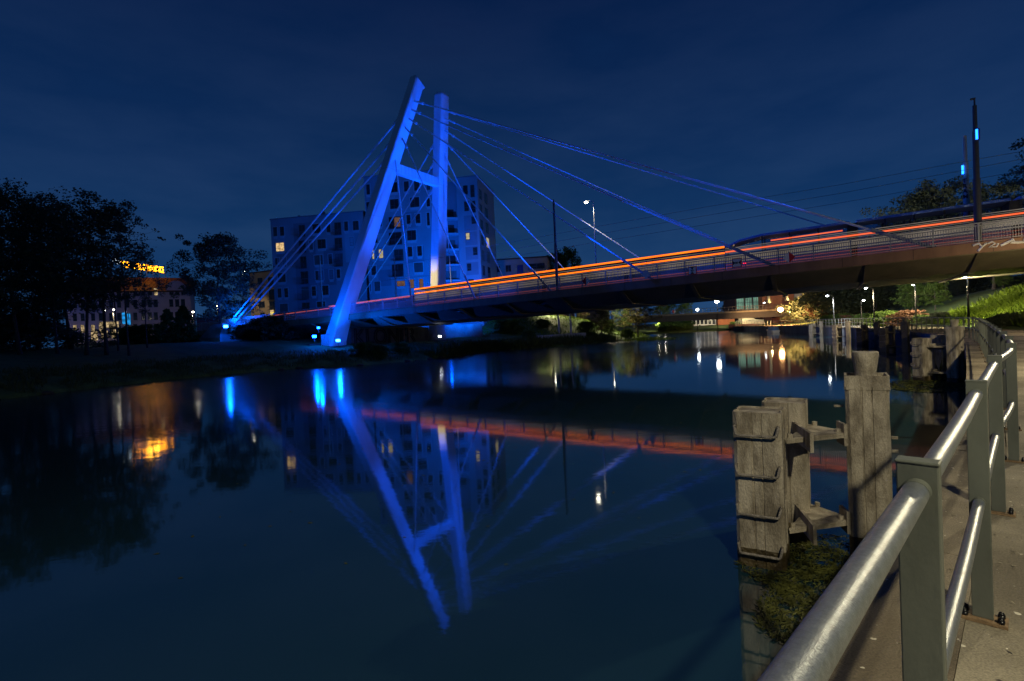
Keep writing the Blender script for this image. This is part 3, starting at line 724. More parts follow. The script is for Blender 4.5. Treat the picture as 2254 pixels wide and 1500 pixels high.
# white fascia graffiti near the right end (hand drawn strokes)
def stroke(m, pts, wd, base):
    P = [base(*p) for p in pts]
    for i, p in enumerate(P):
        pass
    m.tube(P, wd, 6)
gf = lambda s, h: br(-.0 - s, -.002, h)
m = MB()
def st(pts, w_): m.tube([gf(*p) for p in pts], w_ * 1.5, 7)
st([(-1.0, -.08), (-.7, .0), (-.55, -.25), (-.75, -.48)], .05); st([(-.55, -.22), (-.3, -.02)], .04)
st([(-.25, -.05), (-.05, .03), (.1, -.1), (-.2, -.3), (.15, -.32), (.25, -.12)], .04)
st([(.35, -.28), (.7, -.12), (.95, .02), (1.0, -.1), (.85, -.15), (1.15, -.2), (1.45, -.22), (1.5, .0)], .06)
st([(1.85, .02), (1.75, -.22), (2.25, -.08)], .07); st([(2.75, .04), (2.5, -.1), (2.55, -.25), (2.85, -.22), (2.95, -.05)], .07)
st([(3.2, .02), (3.15, -.25), (3.5, -.2), (3.55, .02)], .06)
gr = m.build('graffiti', X['paintwhite'], BT)
# ------------------------------------------------------------------ railings on the bridge
def bridge_railing(n, label, ta, tb):
    R = thing('bridge_railing', label, 'railing', br((ta + tb) / 2, n, .1), 'steel railings along the bridge deck')
    bay = 2.333; k = 0; first = None; up = V((0, 0, 1))
    for i in range(int((tb - ta) / bay) + 1):
        t = ta + i * bay
        if first is None:
            m = MB(); m.cbox(br(t, n, .70), BUS * .05, BN * .05, up * .62); po = m.build('post', X['railgrey'], R)
            m = MB()
            for h, hh in ((1.13, .028), (.16, .024)):
                m.cbox(br(t + bay / 2, n, h + .05), BUS * (bay / 2 - .03), BN * .02, up * hh)
            for q in range(1, 17):
                m.cbox(br(t + bay * q / 17, n, .66), BUS * .019, BN * .014, up * .50)
            pa = m.build('infill_panel', X['railgrey'], R); m = MB()
            m.cbox(br(t + bay / 2, n, 1.34), BUS * bay / 2, BN * .04, up * .036); ra_ = m.build('handrail', X['railgrey'], R)
            first = (t, po, pa, ra_)
        else:
            dv = br(t, n) - br(first[0], n)
            for o in first[1:]:
                c = o.copy(); COL.objects.link(c); c.parent = R; c.matrix_parent_inverse = M4.Translation(-R.location); c.location = dv
    return R
bridge_railing(.14, 'blue lit steel railing on the near edge of the bridge', -18, 98)
bridge_railing(17.86, 'steel railing on the far edge of the bridge behind the tram', -18, 62)
# ------------------------------------------------------------------ trams and bus, their strips standing in for light trails
def vehicle(name, label, cat, t0, t1, n0, wd, segs, strips, top, h_sill, mats):
    root = thing(name, label, cat, br((t0 + t1) / 2, n0 + wd / 2, 0))
    Ls = (t1 - t0) / segs
    for k in range(segs):
        a = t0 + k * Ls + (.25 if k else 0); b = t0 + (k + 1) * Ls - (.25 if k < segs - 1 else 0)
        m = MB(); m.loft([[br(q, n, h) for n, h in ((n0, .32), (n0 + wd, .32), (n0 + wd, h_sill), (n0, h_sill))] for q in (a, b)])
        bo = m.build('body', X['tram'], root, bevel=.06)
        m = MB(); m.loft([[br(q, n, h) for n, h in ((n0 + .25, .12), (n0 + wd - .25, .12), (n0 + wd - .25, .318), (n0 + .25, .318))] for q in (a + .8, b - .8)])
        m.build('bogie', X['tramdark'], root)
        m = MB(); rt_ = .10 if top < 3.1 else .16
        nose = k == segs - 1 and top > 3.1
        m.loft([[br(q, n, h - dr) for n, h in ((n0, top - rt_ - .1), (n0 + wd, top - rt_ - .1), (n0 + wd, top - rt_ * .5), (n0 + wd - .4, top), (n0 + .4, top), (n0, top - rt_ * .5))] for q, dr in (((a, 0), (b - 3.0, 0), (b - 1.2, .22), (b, .62)) if nose else ((a, 0), (b, 0)))])
        m.build('roof', X['tramroof'], root)
        b_ = b; b = b - 3.0 if nose else b
        cnt = max(2, int((b - a) / 1.7))
        for sd in (n0 + .03, n0 + wd - .03):
            for j in range(cnt + 1):
                q = a + .05 + (b - a - .1) * j / cnt
                m = MB(); m.cbox(br(q, sd, (h_sill + top - rt_ - .1) / 2), BUS * .05, BN * .03, V((0, 0, (top - rt_ - .1 - h_sill) / 2)))
                m.build('window_pillar', X['tramdark'], root)
        for sd in (n0 + .035, n0 + wd - .045):
            m = MB(); m.cbox(br((a + b) / 2, sd, (h_sill + top - rt_ - .1) / 2), BUS * ((b - a) / 2), BN * .008, V((0, 0, (top - rt_ - .1 - h_sill) / 2 - .004))); m.build('window', X['glass'], root)
        for j in range(0, cnt, 2):
            q = a + (b - a) * (j + .5) / cnt
            m = MB(); m.cbox(br(q, n0 + wd * .75, h_sill + .15), BUS * .05, BN * .4, V((0, 0, .28))); m.build('seat', X['seat'], root)
    if top > 3.1:
        m = MB(); b = t1; m.loft([[br(q, n, h) for n, h in ((n0 + .06, h_sill), (n0 + wd - .06, h_sill), (n0 + wd - .06, hh), (n0 + .06, hh))] for q, hh in ((b - 2.98, top - .27), (b - 1.2, top - .49), (b - .02, top - .9))])
        m.build('windscreen', X['glass'], root)
    for h, hh, mt, rng in strips:  # added glowing bands in place of light trails
        aa, bb = max(t0, rng[0]), min(t1, rng[1])
        if 1:
            m = MB(); m.cbox(br((aa + bb) / 2, n0 - .03, h), BUS * ((bb - aa) / 2), BN * .02, V((0, 0, hh))); m.build('glow_strip', mt, root)
    for k in range(1, segs):
        m = MB(); q = t0 + k * Ls; m.loft([[br(x, n, h) for n, h in ((n0 + .12, .4), (n0 + wd - .12, .4), (n0 + wd - .12, top - .25), (n0 + .12, top - .25))] for x in (q - .26, q + .26)])
        m.build('bellows', X['tramdark'], root)
    return root
ALL = (-99, 199)
vehicle('tram', 'pale articulated tram with dark blue roof and one red strip in place of a light trail, right end of bridge', 'tram', -22, 17.04, 6, 2.4, 4,
        [(2.36, .065, E_RED, ALL), (1.78, .20, E_DIM, ALL), (1.42, .05, E_DIM, ALL), (.92, .025, E_DIMRED, ALL), (.74, .02, E_DIMRED, ALL), (1.18, .02, E_DIMRED, ALL), (2.20, .02, E_DIM, ALL), (2.52, .02, E_DIM, ALL), (2.66, .03, E_DIM, ALL), (2.86, .05, E_RED, (8, 13.3))], 3.62, 2.0, None)
vehicle('tram', 'low articulated tram with two bright orange strips in place of light trails, right of the pylon', 'tram', 17.1, 54.5, 6, 2.4, 4,
        [(2.30, .075, E_ORANGE, ALL), (2.84, .085, E_ORANGE, ALL), (2.12, .02, E_DIM, ALL), (2.55, .03, E_DIM, ALL), (1.80, .18, E_DIM, ALL), (1.45, .05, E_DIM, ALL), (.92, .025, E_DIMRED, ALL), (.74, .02, E_DIMRED, ALL)], 2.98, 2.0, None)
vehicle('bus', 'low dark bus added to carry a red strip in place of a light trail behind the near pylon leg', 'bus', 54.7, 84, 6.05, 2.3, 2,
        [(2.05, .07, E_ORANGE, (55, 71)), (1.80, .055, E_RED, (71, 90))], 2.2, 1.5, None)  # bus added to carry the light trail past the pylon
# ------------------------------------------------------------------ signs hung on the railing
def sign_quad(name, label, cx, cy, half, kind):
    n = -.06; c = onn(cx, cy, n); ex = -BU; up = V((0, 0, 1)); nf = -BN
    s = thing(name, label, 'sign', c, 'navigation signs on the bridge railing')
    m = MB()
    if kind in ('diaL', 'diaR', 'dia'):
        P = [c - ex * half, c - up * half, c + ex * half, c + up * half]
        m.loft([[p for p in P], [p + nf * .03 for p in P]]); m.build('panel', X['signgrey'] if kind == 'dia' else X['signwhite'], s)
        if kind != 'dia':
            sg = -1 if kind == 'diaL' else 1
            T = [c + up * half * .97, c + ex * half * .97 * sg, c - up * half * .97]; m = MB(); m.loft([[p + nf * .031 for p in T], [p + nf * .037 for p in T]]); m.build('red_half', X['signred'], s)
    else:
        m.cbox(c + nf * .015, ex * half, up * half, nf * .015); m.build('panel', X['signred'], s)
        m = MB(); m.cbox(c + nf * .033, ex * half * .84, up * half * .84, nf * .003); fc = m.build('face', X['signwhite'], s)
        q = half * .80
        for sg in (-1, 1):
            T = ([c + up * q * sg - ex * q * .55, c + up * q * sg + ex * q * .55, c + up * q * .36 * sg] if kind == 'v' else
                 [c + ex * q * sg - up * q * .55, c + ex * q * sg + up * q * .55, c + ex * q * .40 * sg])
            m = MB(); m.loft([[p + nf * .037 for p in T], [p + nf * .042 for p in T]]); m.build('arrowhead', X['signblack'], fc)
        text('lettering', '4,3' if kind == 'v' else '20', half * .55, c + nf * .038 - ex * half * (.36 if kind == 'v' else .32) - up * half * .18, ex, up, X['signblack'], fc, .002, .01)
    return s
sign_quad('navigation_sign', 'diamond sign with red left half and white right half', 1290, 619, .42, 'diaL')
sign_quad('navigation_sign', 'plain grey diamond sign beside the cable end', 1422, 604, .42, 'dia')
sign_quad('navigation_sign', 'square red bordered sign with 4,3 between top and bottom arrows', 1524, 596, .34, 'v')
sign_quad('navigation_sign', 'square red bordered sign with 20 between side arrows', 1622, 579, .36, 'h')
sign_quad('navigation_sign', 'diamond sign with white left half and red right half', 1737, 567, .44, 'diaR')
s = thing('marker_light', 'pair of small red marker lights beside the sign with 20', 'light', onn(1639, 580, -.05))
for dx in (-.07, .07):
    m = MB(); m.ball(onn(1639, 580, -.06) + BU * dx, .03, 8, 5); m.build('lens', E_REDLED, s)
# ------------------------------------------------------------------ masts, lamps and wires on the bridge
def pole(name, label, cat, base, segs, mt, group=None):
    s = thing(name, label, cat, base, group); z = 0; base = V(base)
    m = MB(); pts = []; rs = []
    for h, r in segs: pts.append(base + V((0, 0, h))); rs.append(r)
    m.tube(pts, rs, 14); m.build('shaft', mt, s); return s
tb = onn(1227, 640, .55); z = br(31.4, .55).z
tp = onn(1219, 440, .55).z - z
pole('catenary_mast', 'plain dark mast standing at the near railing in mid span', 'mast', (tb.x, tb.y, z), [(0, .15), (tp * .52, .14), (tp * .52, .115), (tp * .97, .10), (tp * .97, .07), (tp, .07)], X['darkpole'])
b0 = br(.6, .6); tp = onn(2148, 218, .6).z - b0.z
pm = pole('catenary_mast', 'tall black stepped mast with bracket on top at the right', 'mast', b0, [(0, .21), (tp * .45, .20), (tp * .45, .165), (tp * .78, .155), (tp * .78, .12), (tp * .955, .115), (tp * .955, .05), (tp, .05)], X['darkpole'])
tpz = b0 + V((0, 0, tp)); m = MB(); m.cbox(tpz + BU * .08 + V((0, 0, .03)), BU * .13, BN * .06, V((0, 0, .05))); m.build('top_bracket', X['darkpole'], pm)
lp = onn(2150, 296, .42); m = MB(); m.cbox(lp - BN * .0, BU * .055, BN * .03, V((0, 0, .32))); 
m.build('led_panel', E_BLUELED, pm); m = MB(); m.cbox(lp + BN * .06, BU * .17, BN * .03, V((0, 0, .36))); m.build('floodlight_box', X['darkpole'], pm)
b1 = br(-.5, 10); t1 = onn(2122, 300, 10).z - b1.z
pg = pole('catenary_mast', 'grey tapered mast with black lettering behind the tram at the right', 'mast', b1, [(0, .24), (t1 * .5, .22), (t1 * .5, .17), (t1 * .78, .16), (t1 * .78, .12), (t1, .11)], X['greypole'])
m = MB(); m.cbox(onn(2119, 374, 9.7), BU * .07, BN * .03, V((0, 0, .34))); m.build('led_panel', E_BLUELED, pg)
text('lettering', 'T\nR\nA\nM', .42, onn(2123, 402, 9.75) + BU * .12, -BU, (0, 0, 1), X['paintblack'], pg, .005, .02)
def head_lamp(name, label, base, headp, em, r, mt, group='street lamps', light=None, pt=False, cone=146):
    base, headp = V(base), V(headp); s = thing(name, label, 'street lamp', base, group)
    m = MB(); H = headp.z - base.z; top = V((base.x, base.y, headp.z - .15))
    m.tube([base, base + V((0, 0, H * .5)), top], [.085, .07, .05], 10)
    if (V((headp.x, headp.y, 0)) - V((base.x, base.y, 0))).length > .2:
        m.tube([top, top.lerp(headp, .5) + V((0, 0, .18)), headp + V((0, 0, .1))], [.045, .035, .03], 8)
    m.build('pole', mt, s, smooth=True)
    d = V((headp.x - base.x, headp.y - base.y, 0)); d = d.normalized() if d.length > .1 else V((1, 0, 0)); sd = V((-d.y, d.x, 0))
    m = MB(); m.cbox(headp + V((0, 0, .05 + r * .42)), d * (.10 + r * .8), sd * (.04 + r * .5), V((0, 0, .035))); 
    if r < .3: m.build('lamp_head', X['housing'], s)
    m = MB(); m.ball(headp, r, 14, 8, .55 if r < .3 else .95); m.build('lens', em, s, smooth=True)
    if light and pt == 'all': point('lamp_light', headp - V((0, 0, r + .3)) + d * .3, light[0], light[1], .15)
    elif light and pt:
        aim = V((-.5, -.15, -.85)) if headp.x < 0 else (V((.05, .85, -.5)) if headp.y > 120 else V((.80, .42, -.42)))
        spot('lamp_light', headp - V((0, 0, r + .3)) + aim * .3, headp + aim * 10, light[0], light[1] * (3.6 if headp.x < 0 else 3.6), 160, .35, .2)
    elif light: spot('lamp_light', headp - V((0, 0, r * .6 + .1)), headp - V((0, 0, 5)) + d * .5, light[0], light[1] * 1.6, cone, .3, .12)
    return s
bb = br(32.0, 12); hp = onn(1290, 446, 12.2); hp2 = V((hp.x, hp.y, hp.z))
head_lamp('street_lamp', 'tall bright lamp rising above the middle of the bridge', bb, hp2, E_WHITE, .20, X['greypole'], light=((1, .88, .62), 450))
bb = br(62, 11); tpx = onn(868, 567, 11)
pole('catenary_mast', 'slim grey mast in front of the tall apartment block', 'mast', (tpx.x, tpx.y, br(62, 11).z), [(0, .12), (tpx.z - br(62, 11).z, .07)], X['greypole'])
tpx = onn(704, 562, 11); t_, n_ = tn(tpx)
pl = pole('catenary_mast', 'slim grey mast with two arms before the lower apartment block', 'mast', (tpx.x, tpx.y, br(t_, 11).z - .3), [(0, .13), (tpx.z - br(t_, 11).z + .3, .07)], X['greypole'])
m = MB()
for y1, y2, x2 in ((618, 613, 665), (640, 637, 645)):
    m.tube([onn(706, y1, 11), onn(x2, y2, 11)], .03, 6)
m.build('arm', X['greypole'], pl)
WM = mat('contact wire', (.16, .17, .20), .4, metal=.5)
for k, (pts, n) in enumerate((([(1060, 545), (1310, 500), (1560, 455), (1850, 407), (2122, 356), (2300, 325)], 8), ([(1060, 561), (1310, 517), (1560, 474), (1850, 426), (2122, 375), (2300, 341)], 8), ([(1060, 576), (1310, 534), (1560, 494), (1850, 447), (2122, 399), (2300, 368)], 9))):
    m = MB(); m.tube([onn(x, y, n) for x, y in pts], .017, 5); tag(m.build('overhead_wire', WM), ('topmost tram wire over the bridge', 'middle tram wire over the bridge', 'lowest tram wire over the bridge')[k], 'wire', 'tram wires')
for k, pts in enumerate(([(775, 591), (868, 583), (980, 566)], [(770, 628), (868, 615), (950, 606)])):
    m = MB(); m.tube([onn(x, y, 10.5) for x, y in pts], .02, 5); tag(m.build('overhead_wire', WM), ('upper short wire by the mast before the tall block', 'lower short wire by the mast before the tall block')[k], 'wire', 'tram wires')
# ------------------------------------------------------------------ floodlights and added fill beams
UPV = V((0, 0, 1))
def flood(label, p, tgt, em, sz, lens_dir):
    p = V(p); s = thing('floodlight', label, 'floodlight', V((p.x, p.y, p.z - .6)), 'floodlights at the bridge')
    d = (V(tgt) - p).normalized(); a = d.cross(V((0, 0, 1))).normalized(); b = a.cross(d)
    m = MB(); m.cbox(p - d * .10, a * sz, b * sz * .7, d * .08); m.build('housing', X['housing'], s)
    m = MB(); m.cbox(p + d * .0, a * sz * .9, b * sz * .6, d * .012); m.build('lens', em, s)
    m = MB(); m.tube([p - d * .1, V((p.x, p.y, p.z - .6)) - d * .05], .04, 6); m.build('stand', X['housing'], s)
    if em in (E_BLUE, E_CYAN): point('flood_spill', p + d * .5 + UPV * .15, (0, .1, 1), 420 * sz / .3, .2)
BLUE = (.0, .078, .92)
midN = legat(KN, TOPN, 20); midF = legat(KF, TOPF, 20)
f1 = at(692, 741, 62.0); f2 = at(744, 750, 61.6); f3 = at(701, 722, 65.5)
def cam_ish(p): return V((p.x * .3, 30, 12))
for p, lab, k in ((f1, 'blue floodlight left of the near pylon foot', 0), (f2, 'cyan floodlight right of the near pylon foot', 1), (f3, 'small blue floodlight behind the near pylon foot', 2)):
    flood(lab, p, (p + (midN - p) * .3 + (CAM - p) * .25), E_CYAN if k == 1 else E_BLUE, .24 if k < 2 else .17, None)
f4 = at(968, 741, 78)
flood('white blue floodlight on a thin stand at the far pylon foot', f4, f4 + (midF - f4) * .3 + (CAM - f4) * .3, E_COOL, .22, None)
f5 = AN - BU * 1.4 + V((0, 0, .35)); f5 = at(497, 719, 77)
flood('blue floodlight beside the concrete anchor block', f5, f5 + (legat(KN, TOPN, 18) - f5) * .3 + (CAM - f5) * .25, E_CYAN, .30, None)
q = BASN - BN * 4 - BU * 3.0 + V((0, 0, .6))
spot('flood_or_fill_beam', q, legat(KN, TOPN, 9), BLUE, 5200, 62, .8)
q = BASN - BU * 5.5 + BN * 2.0 + V((0, 0, .9)); 
spot('flood_or_fill_beam', br(36, 4.2, .9), legat(KN, TOPN, 23), BLUE, 33000, 54, .7)
spot('flood_or_fill_beam', f3 + V((0, 0, .3)), legat(KN, TOPN, 7), BLUE, 2600, 90, .7)
spot('flood_or_fill_beam', br(38, 13.5, .9), legat(KF, TOPF, 25), BLUE, 22000, 50, .7)
spot('flood_or_fill_beam', BASF - BN * 4.6 - BU * 1.0 + V((0, 0, 4.6)), legat(KF, TOPF, 30), BLUE, 15000, 36, .6)
spot('flood_or_fill_beam', f5 + V((.3, -.6, .2)), at(538, 650, 80.5), BLUE, 5000, 90, .8)
spot('flood_or_fill_beam', f5 + V((.3, -.3, .5)), legat(KN, TOPN, 17), BLUE, 9000, 50, .7)
spot('flood_or_fill_beam', f2 + V((.4, -1.2, .2)), br(50, 3, -2), BLUE, 5000, 110, .8)
spot('flood_or_fill_beam', br(.7, .1, 6.2), br(26, 1.5, 9.5), BLUE, 17000, 44, .8)
spot('flood_or_fill_beam', br(-.5, 9.6, 7.8), br(34, 12, 9), BLUE, 12000, 46, .6)
spot('flood_or_fill_beam', br(31.2, -.9, 6.0), br(14, .1, .8), BLUE, 4200, 80, .8)  # added beams along the railing, this mast carries no floodlight
spot('flood_or_fill_beam', br(31.8, -.9, 6.0), br(46, .1, .8), BLUE, 4200, 80, .8)
for t_, h_, w_ in ((6, 8.2, 3600), (20, 8.8, 4200), (33, 9.4, 4600), (46, 9.6, 4600)):
    spot("flood_or_fill_beam", br(t_, 11.6, h_), br(t_ + 1, 1.5, h_ + 10), BLUE, w_ * 2.8, 88, .6)  # added cable fill from unseen sources across the deck
spot('flood_or_fill_beam', legat(KN, TOPN, 22) - BU * 1.4 + BN * .5, br(24, 17, 8), BLUE, 26000, 62, .8)  # added fill on the far cables, no fixture on the leg
spot('added_warm_fill', br(60, 9, 4.0), legat(KF, TOPF, 11), (1, .74, .32), 2300, 62, 1.0)  # added warm fill on the far pylon leg
spot('flood_or_fill_beam', br(57, 25, 1.5), (-24, 104, 16), (0, .13, 1.0), 32000, 140, .9)  # added blue fill on the apartment fronts, without a fixture
# ------------------------------------------------------------------ buildings
UP = V((0, 0, 1))
class Facade:
    def __init__(s, P0, P1):
        s.o = V((P0.x, P0.y, 0)); d = V((P1.x - P0.x, P1.y - P0.y, 0)); s.len = d.length; s.e = d.normalized(); s.n = V((s.e.y, -s.e.x, 0))
    def st(s, x, y):
        p = onplane(x, y, s.o, s.n); return (p - s.o).dot(s.e), p.z
    def p(s, a, z, out=0): return s.o + s.e * a + UP * z + s.n * out
    def rect(s, r):
        x0, y0, x1, y1 = r; ym = (y0 + y1) / 2; xm = (x0 + x1) / 2
        a0 = s.st(x0, ym)[0]; a1 = s.st(x1, ym)[0]; z1 = s.st(xm, y0)[1]; z0 = s.st(xm, y1)[1]
        return a0, a1, z0, z1
def window(fc, a0, a1, z0, z1, parent, pane, mull=True, balcony=False, surround=None):
    m = MB(); f = .07; o = .03
    for q in ((a0, a0 + f, z0, z1), (a1 - f, a1, z0, z1), (a0 + f, a1 - f, z0, z0 + f), (a0 + f, a1 - f, z1 - f, z1)):
        m.frame_box(fc.p(q[0], q[2], 0), fc.e * (q[1] - q[0]), UP * (q[3] - q[2]), fc.n * o)
    if mull:
        mid = a0 + (a1 - a0) * (.5 if a1 - a0 > 1.2 else .99)
        if a1 - a0 > 1.2: m.frame_box(fc.p(mid - .03, z0 + f, 0), fc.e * .06, UP * (z1 - z0 - 2 * f), fc.n * o)
        m.frame_box(fc.p(a0 + f, z0 + (z1 - z0) * .34, 0), fc.e * ((mid if a1 - a0 > 1.2 else a1 - f) - a0 - f), UP * .05, fc.n * (o - .005))
    w_ = m.build('window', X['frame'], parent)
    m = MB(); m.frame_box(fc.p(a0 + f, z0 + f, .002), fc.e * (a1 - a0 - 2 * f), UP * (z1 - z0 - 2 * f), fc.n * .008); m.build('pane', pane, w_)
    if surround:
        m = MB(); g = .16
        for q in ((a0 - g, a0 - .002, z0 - g, z1 + g), (a1 + .002, a1 + g, z0 - g, z1 + g), (a0 - .002, a1 + .002, z0 - g - .35, z0 - .002), (a0 - .002, a1 + .002, z1 + .002, z1 + g)):
            m.frame_box(fc.p(q[0], q[2], 0), fc.e * (q[1] - q[0]), UP * (q[3] - q[2]), fc.n * .022)
        m.build('surround', surround, w_)
    if balcony:
        m = MB(); h = min(1.0, (z1 - z0) * .4)
        m.frame_box(fc.p(a0 - .05, z0 - .1, .031), fc.e * (a1 - a0 + .1), UP * .1, fc.n * .5)
        for k in range(9): m.frame_box(fc.p(a0 + (a1 - a0) * k / 8.2, z0, .49), fc.e * .03, UP * h, fc.n * .02)
        m.frame_box(fc.p(a0 - .05, z0 + h, .48), fc.e * (a1 - a0 + .1), UP * .05, fc.n * .04)
        m.build('balcony', X['frame'], w_)
    return w_
def block(fc, a0, a1, z0, z1, depth, mt, parent, name='wall', front=0):
    m = MB(); m.frame_box(fc.p(a0, z0, front), fc.e * (a1 - a0), UP * (z1 - z0), fc.n * -(depth + front)); return m.build(name, mt, parent)
apt_lo = thing('apartment_building', 'lower six storey apartment block left of the pylon, blue in the floodlight', 'building', at(700, 690, 103))
FL = Facade(at(595, 485, 105), at(800, 467, 101.4))
zt = 27.1; aR = FL.st(801, 500)[0]
block(FL, 0, aR, 2, zt, 16, X['render'], apt_lo)
m = MB(); m.frame_box(FL.p(-.1, zt, .1), FL.e * (aR + .1), UP * .25, FL.n * -16.2); m.build('parapet', X['render3'], apt_lo)
def zz(l, x0, y0, sc_): return [(x0 + a / sc_, y0 + b / sc_, x0 + c / sc_, y0 + d / sc_) for a, b, c, d in l]
PAN = [X['pane']]
X['pane2'] = mat('window glass with drawn curtain', (.085, .085, .09), .3, var=.4, scale=1.5, stretch=(6, 6, .3))
X['pane3'] = mat('window glass grey tint', (.035, .032, .035), .15, var=.5, scale=1)  # slightly lighter glass tint, chosen at random per pane
class _P:
    r = random.Random(5)
    def __getitem__(s, i): return s.r.choice([X['pane'], X['pane'], X['pane'], X['pane2'], X['pane3'], X['pane3']])
PAN = _P()
LW = [((95, 575, 133, 665), 0), ((160, 570, 200, 660), 0), ((345, 555, 405, 670), 'b'), ((475, 545, 555, 635), 0), ((612, 535, 650, 625), 0), ((690, 530, 755, 650), 'b'), ((785, 520, 822, 612), 0), ((868, 515, 925, 605), 0),
      ((120, 725, 203, 812), 'lit'), ((345, 705, 412, 825), 'b'), ((445, 705, 480, 795), 0), ((525, 693, 605, 783), 0), ((693, 680, 765, 800), 'b'), ((838, 672, 875, 755), 0),
      ((115, 875, 155, 960), 0), ((185, 870, 220, 960), 0), ((358, 860, 418, 975), 'b'), ((495, 848, 575, 940), 0), ((632, 838, 668, 932), 0), ((700, 835, 770, 955), 'b'),
      ((140, 1020, 215, 1110), 0), ((365, 1005, 435, 1125), 'b'), ((505, 998, 582, 1088), 0), ((640, 990, 678, 1082), 0), ((712, 985, 745, 1070), 0),
      ((138, 1170, 175, 1260), 0), ((203, 1168, 240, 1258), 0), ((373, 1155, 440, 1278), 'b'), ((470, 1150, 510, 1243), 0), ((570, 1143, 632, 1235), 0),
      ((160, 1320, 237, 1405), 0), ((378, 1308, 450, 1400), 'b'), ((520, 1298, 600, 1385), 0)]
def panel(fc, a0, a1, z0, z1, mt, parent, out):
    m = MB(); m.frame_box(fc.p(a0, z0, 0), fc.e * (a1 - a0), UP * (z1 - z0), fc.n * out); m.build('render_panel', mt, parent)
rg = random.Random(11)
for k, (a, b, za, zb) in enumerate(((0.4, 4.6, 3, 6.0), (5, 9.5, 2.4, 26), (9.7, 13.2, 5, 8), (13.4, 17.0, 8.2, 11.2), (11.2, 15.2, 17.6, 20.4), (1, 5.0, 18, 20.6), (15.8, 17.8, 17.6, 23.6), (9.8, 13.6, 13.4, 16.6))):
    panel(FL, a, min(b, aR - .1), za, zb, X['render2'] if k % 3 == 0 else X['render3'], apt_lo, .006 + .001 * k)
for r, f in LW:
    x0, y0, x1, y1 = zz([r], 580, 370, 4.412)[0]; q = FL.rect((x0, y0, x1, y1))
    if f == 'b': q = (q[0], q[1], q[2], q[3])
    window(FL, q[0], q[1], q[2], q[3], apt_lo, E_WIN1 if f == 'lit' else PAN[0], balcony=f == 'b', surround=X['surround'] if f != 'b' else None)
m = MB()
for k, (a, h) in enumerate(((4.5, .9), (5.4, .5), (9.8, 1.2), (11, .6), (15, .7), (16.5, .5))):
    m.box(FL.p(a, zt + .25, -3 - (k % 2) * 2), .4 if k != 2 else .8, .5, h)
m.build('chimney', X['render3'], apt_lo)
apt_hi = thing('apartment_building', 'tall ten storey apartment block behind the pylon with several lit windows', 'building', at(930, 690, 101))
FT = Facade(at(800.4, 391, 101), at(955, 391, 98.6)); zt = 33.5; aw = FT.st(957, 480)[0]; zlo = 2
block(FT, 0, aw, zlo, zt, 14, X['render'], apt_hi)
FR = Facade(at(1003, 396, 104.2), at(1053, 391, 103.2)); bw = FR.st(1055, 500)[0]
block(FR, 0, bw, zlo, zt - .01, 13, X['render'], apt_hi)
FM = Facade(at(957, 440, 103.6), at(1004, 440, 104.4)); cw = FM.len
block(FM, -1.2, cw + .5, zlo, zt - .6, 9, X['render3'], apt_hi)
m = MB(); m.frame_box(FT.p(-.1, zt, .1), FT.e * (aw + .2), UP * .22, FT.n * -14.2); m.frame_box(FR.p(-.1, zt - .01, .1), FR.e * (bw + .2), UP * .24, FR.n * -13.2); m.build('parapet', X['render3'], apt_hi)
TW = [((175, 140, 243, 238), 0), ((305, 130, 353, 230), 0), ((403, 122, 455, 222), 0), ((525, 150, 560, 215), 0), ((170, 303, 255, 398), 0), ((365, 285, 455, 382), 0), ((525, 290, 558, 375), 0),
      ((48, 475, 88, 570), 0), ((160, 475, 275, 590), 'bl'), ((330, 455, 370, 545), 0), ((418, 445, 465, 538), 0), ((528, 435, 555, 560), 0), ((0, 632, 48, 730), 0), ((160, 625, 285, 745), 'b'), ((335, 605, 423, 703), 0),
      ((-5, 795, 18, 888), 'p'), ((60, 788, 105, 878), 'p'), ((210, 790, 300, 900), 'b'), ((342, 765, 387, 862), 0), ((435, 758, 480, 855), 0), ((-10, 950, 35, 1040), 0), ((190, 935, 300, 1055), 'b'), ((405, 920, 490, 1012), 0),
      ((235, 1095, 318, 1150), 'c'), ((360, 1080, 405, 1170), 'c'), ((452, 1075, 495, 1165), 'c'), ((20, 1105, 75, 1195), 0), ((-60, 160, -25, 260), 0), ((-60, 330, -20, 420), 0), ((-55, 480, -20, 570), 0), ((-55, 950, -28, 1040), 0), ((-50, 1110, -15, 1200), 0)]
for r, f in TW:
    x0, y0, x1, y1 = zz([r], 820, 370, 4.411)[0]; q = FT.rect((x0, y0, x1, y1))
    window(FT, max(.2, q[0]), min(aw - .15, q[1]), q[2], q[3], apt_hi, {'p': E_WIN2, 'c': E_WIN3}.get(f, PAN[0]), balcony=f in ('b', 'bl'), surround=X['surround'] if f in (0, 'p', 'c') else None)
    if f == 'bl':
        m = MB(); m.frame_box(FT.p(q[0] + (q[1] - q[0]) * .45, q[2] + .3, .012), FT.e * ((q[1] - q[0]) * .5), UP * (q[3] - q[2] - .45), FT.n * .012); m.build('lit_pane', E_WIN3, apt_hi)
for k, (a, b, za, zb) in enumerate(((2.4, 6.2, 26.5, 29.4), (7.6, 10.4, 23.2, 26.2), (2.4, 6.4, 20, 22.6), (8, 11.4, 16.6, 19.6), (6.5, 9, 9.4, 12.2), (2.0, 4.6, 12.5, 15.6))):
    panel(FT, a, min(b, aw - .1), za, zb, X['render3'] if k % 2 else X['render2'], apt_hi, .005 + .001 * k)
RW = [((880, 170, 925, 260), 0), ((950, 165, 990, 285), 0), ((890, 325, 935, 420), 0), ((955, 320, 1000, 435), 0), ((960, 470, 1005, 545), 0), ((905, 630, 945, 697), 'p'), ((975, 770, 1020, 848), 0), ((918, 928, 960, 1000), 0), ((930, 1080, 985, 1150), 0)]
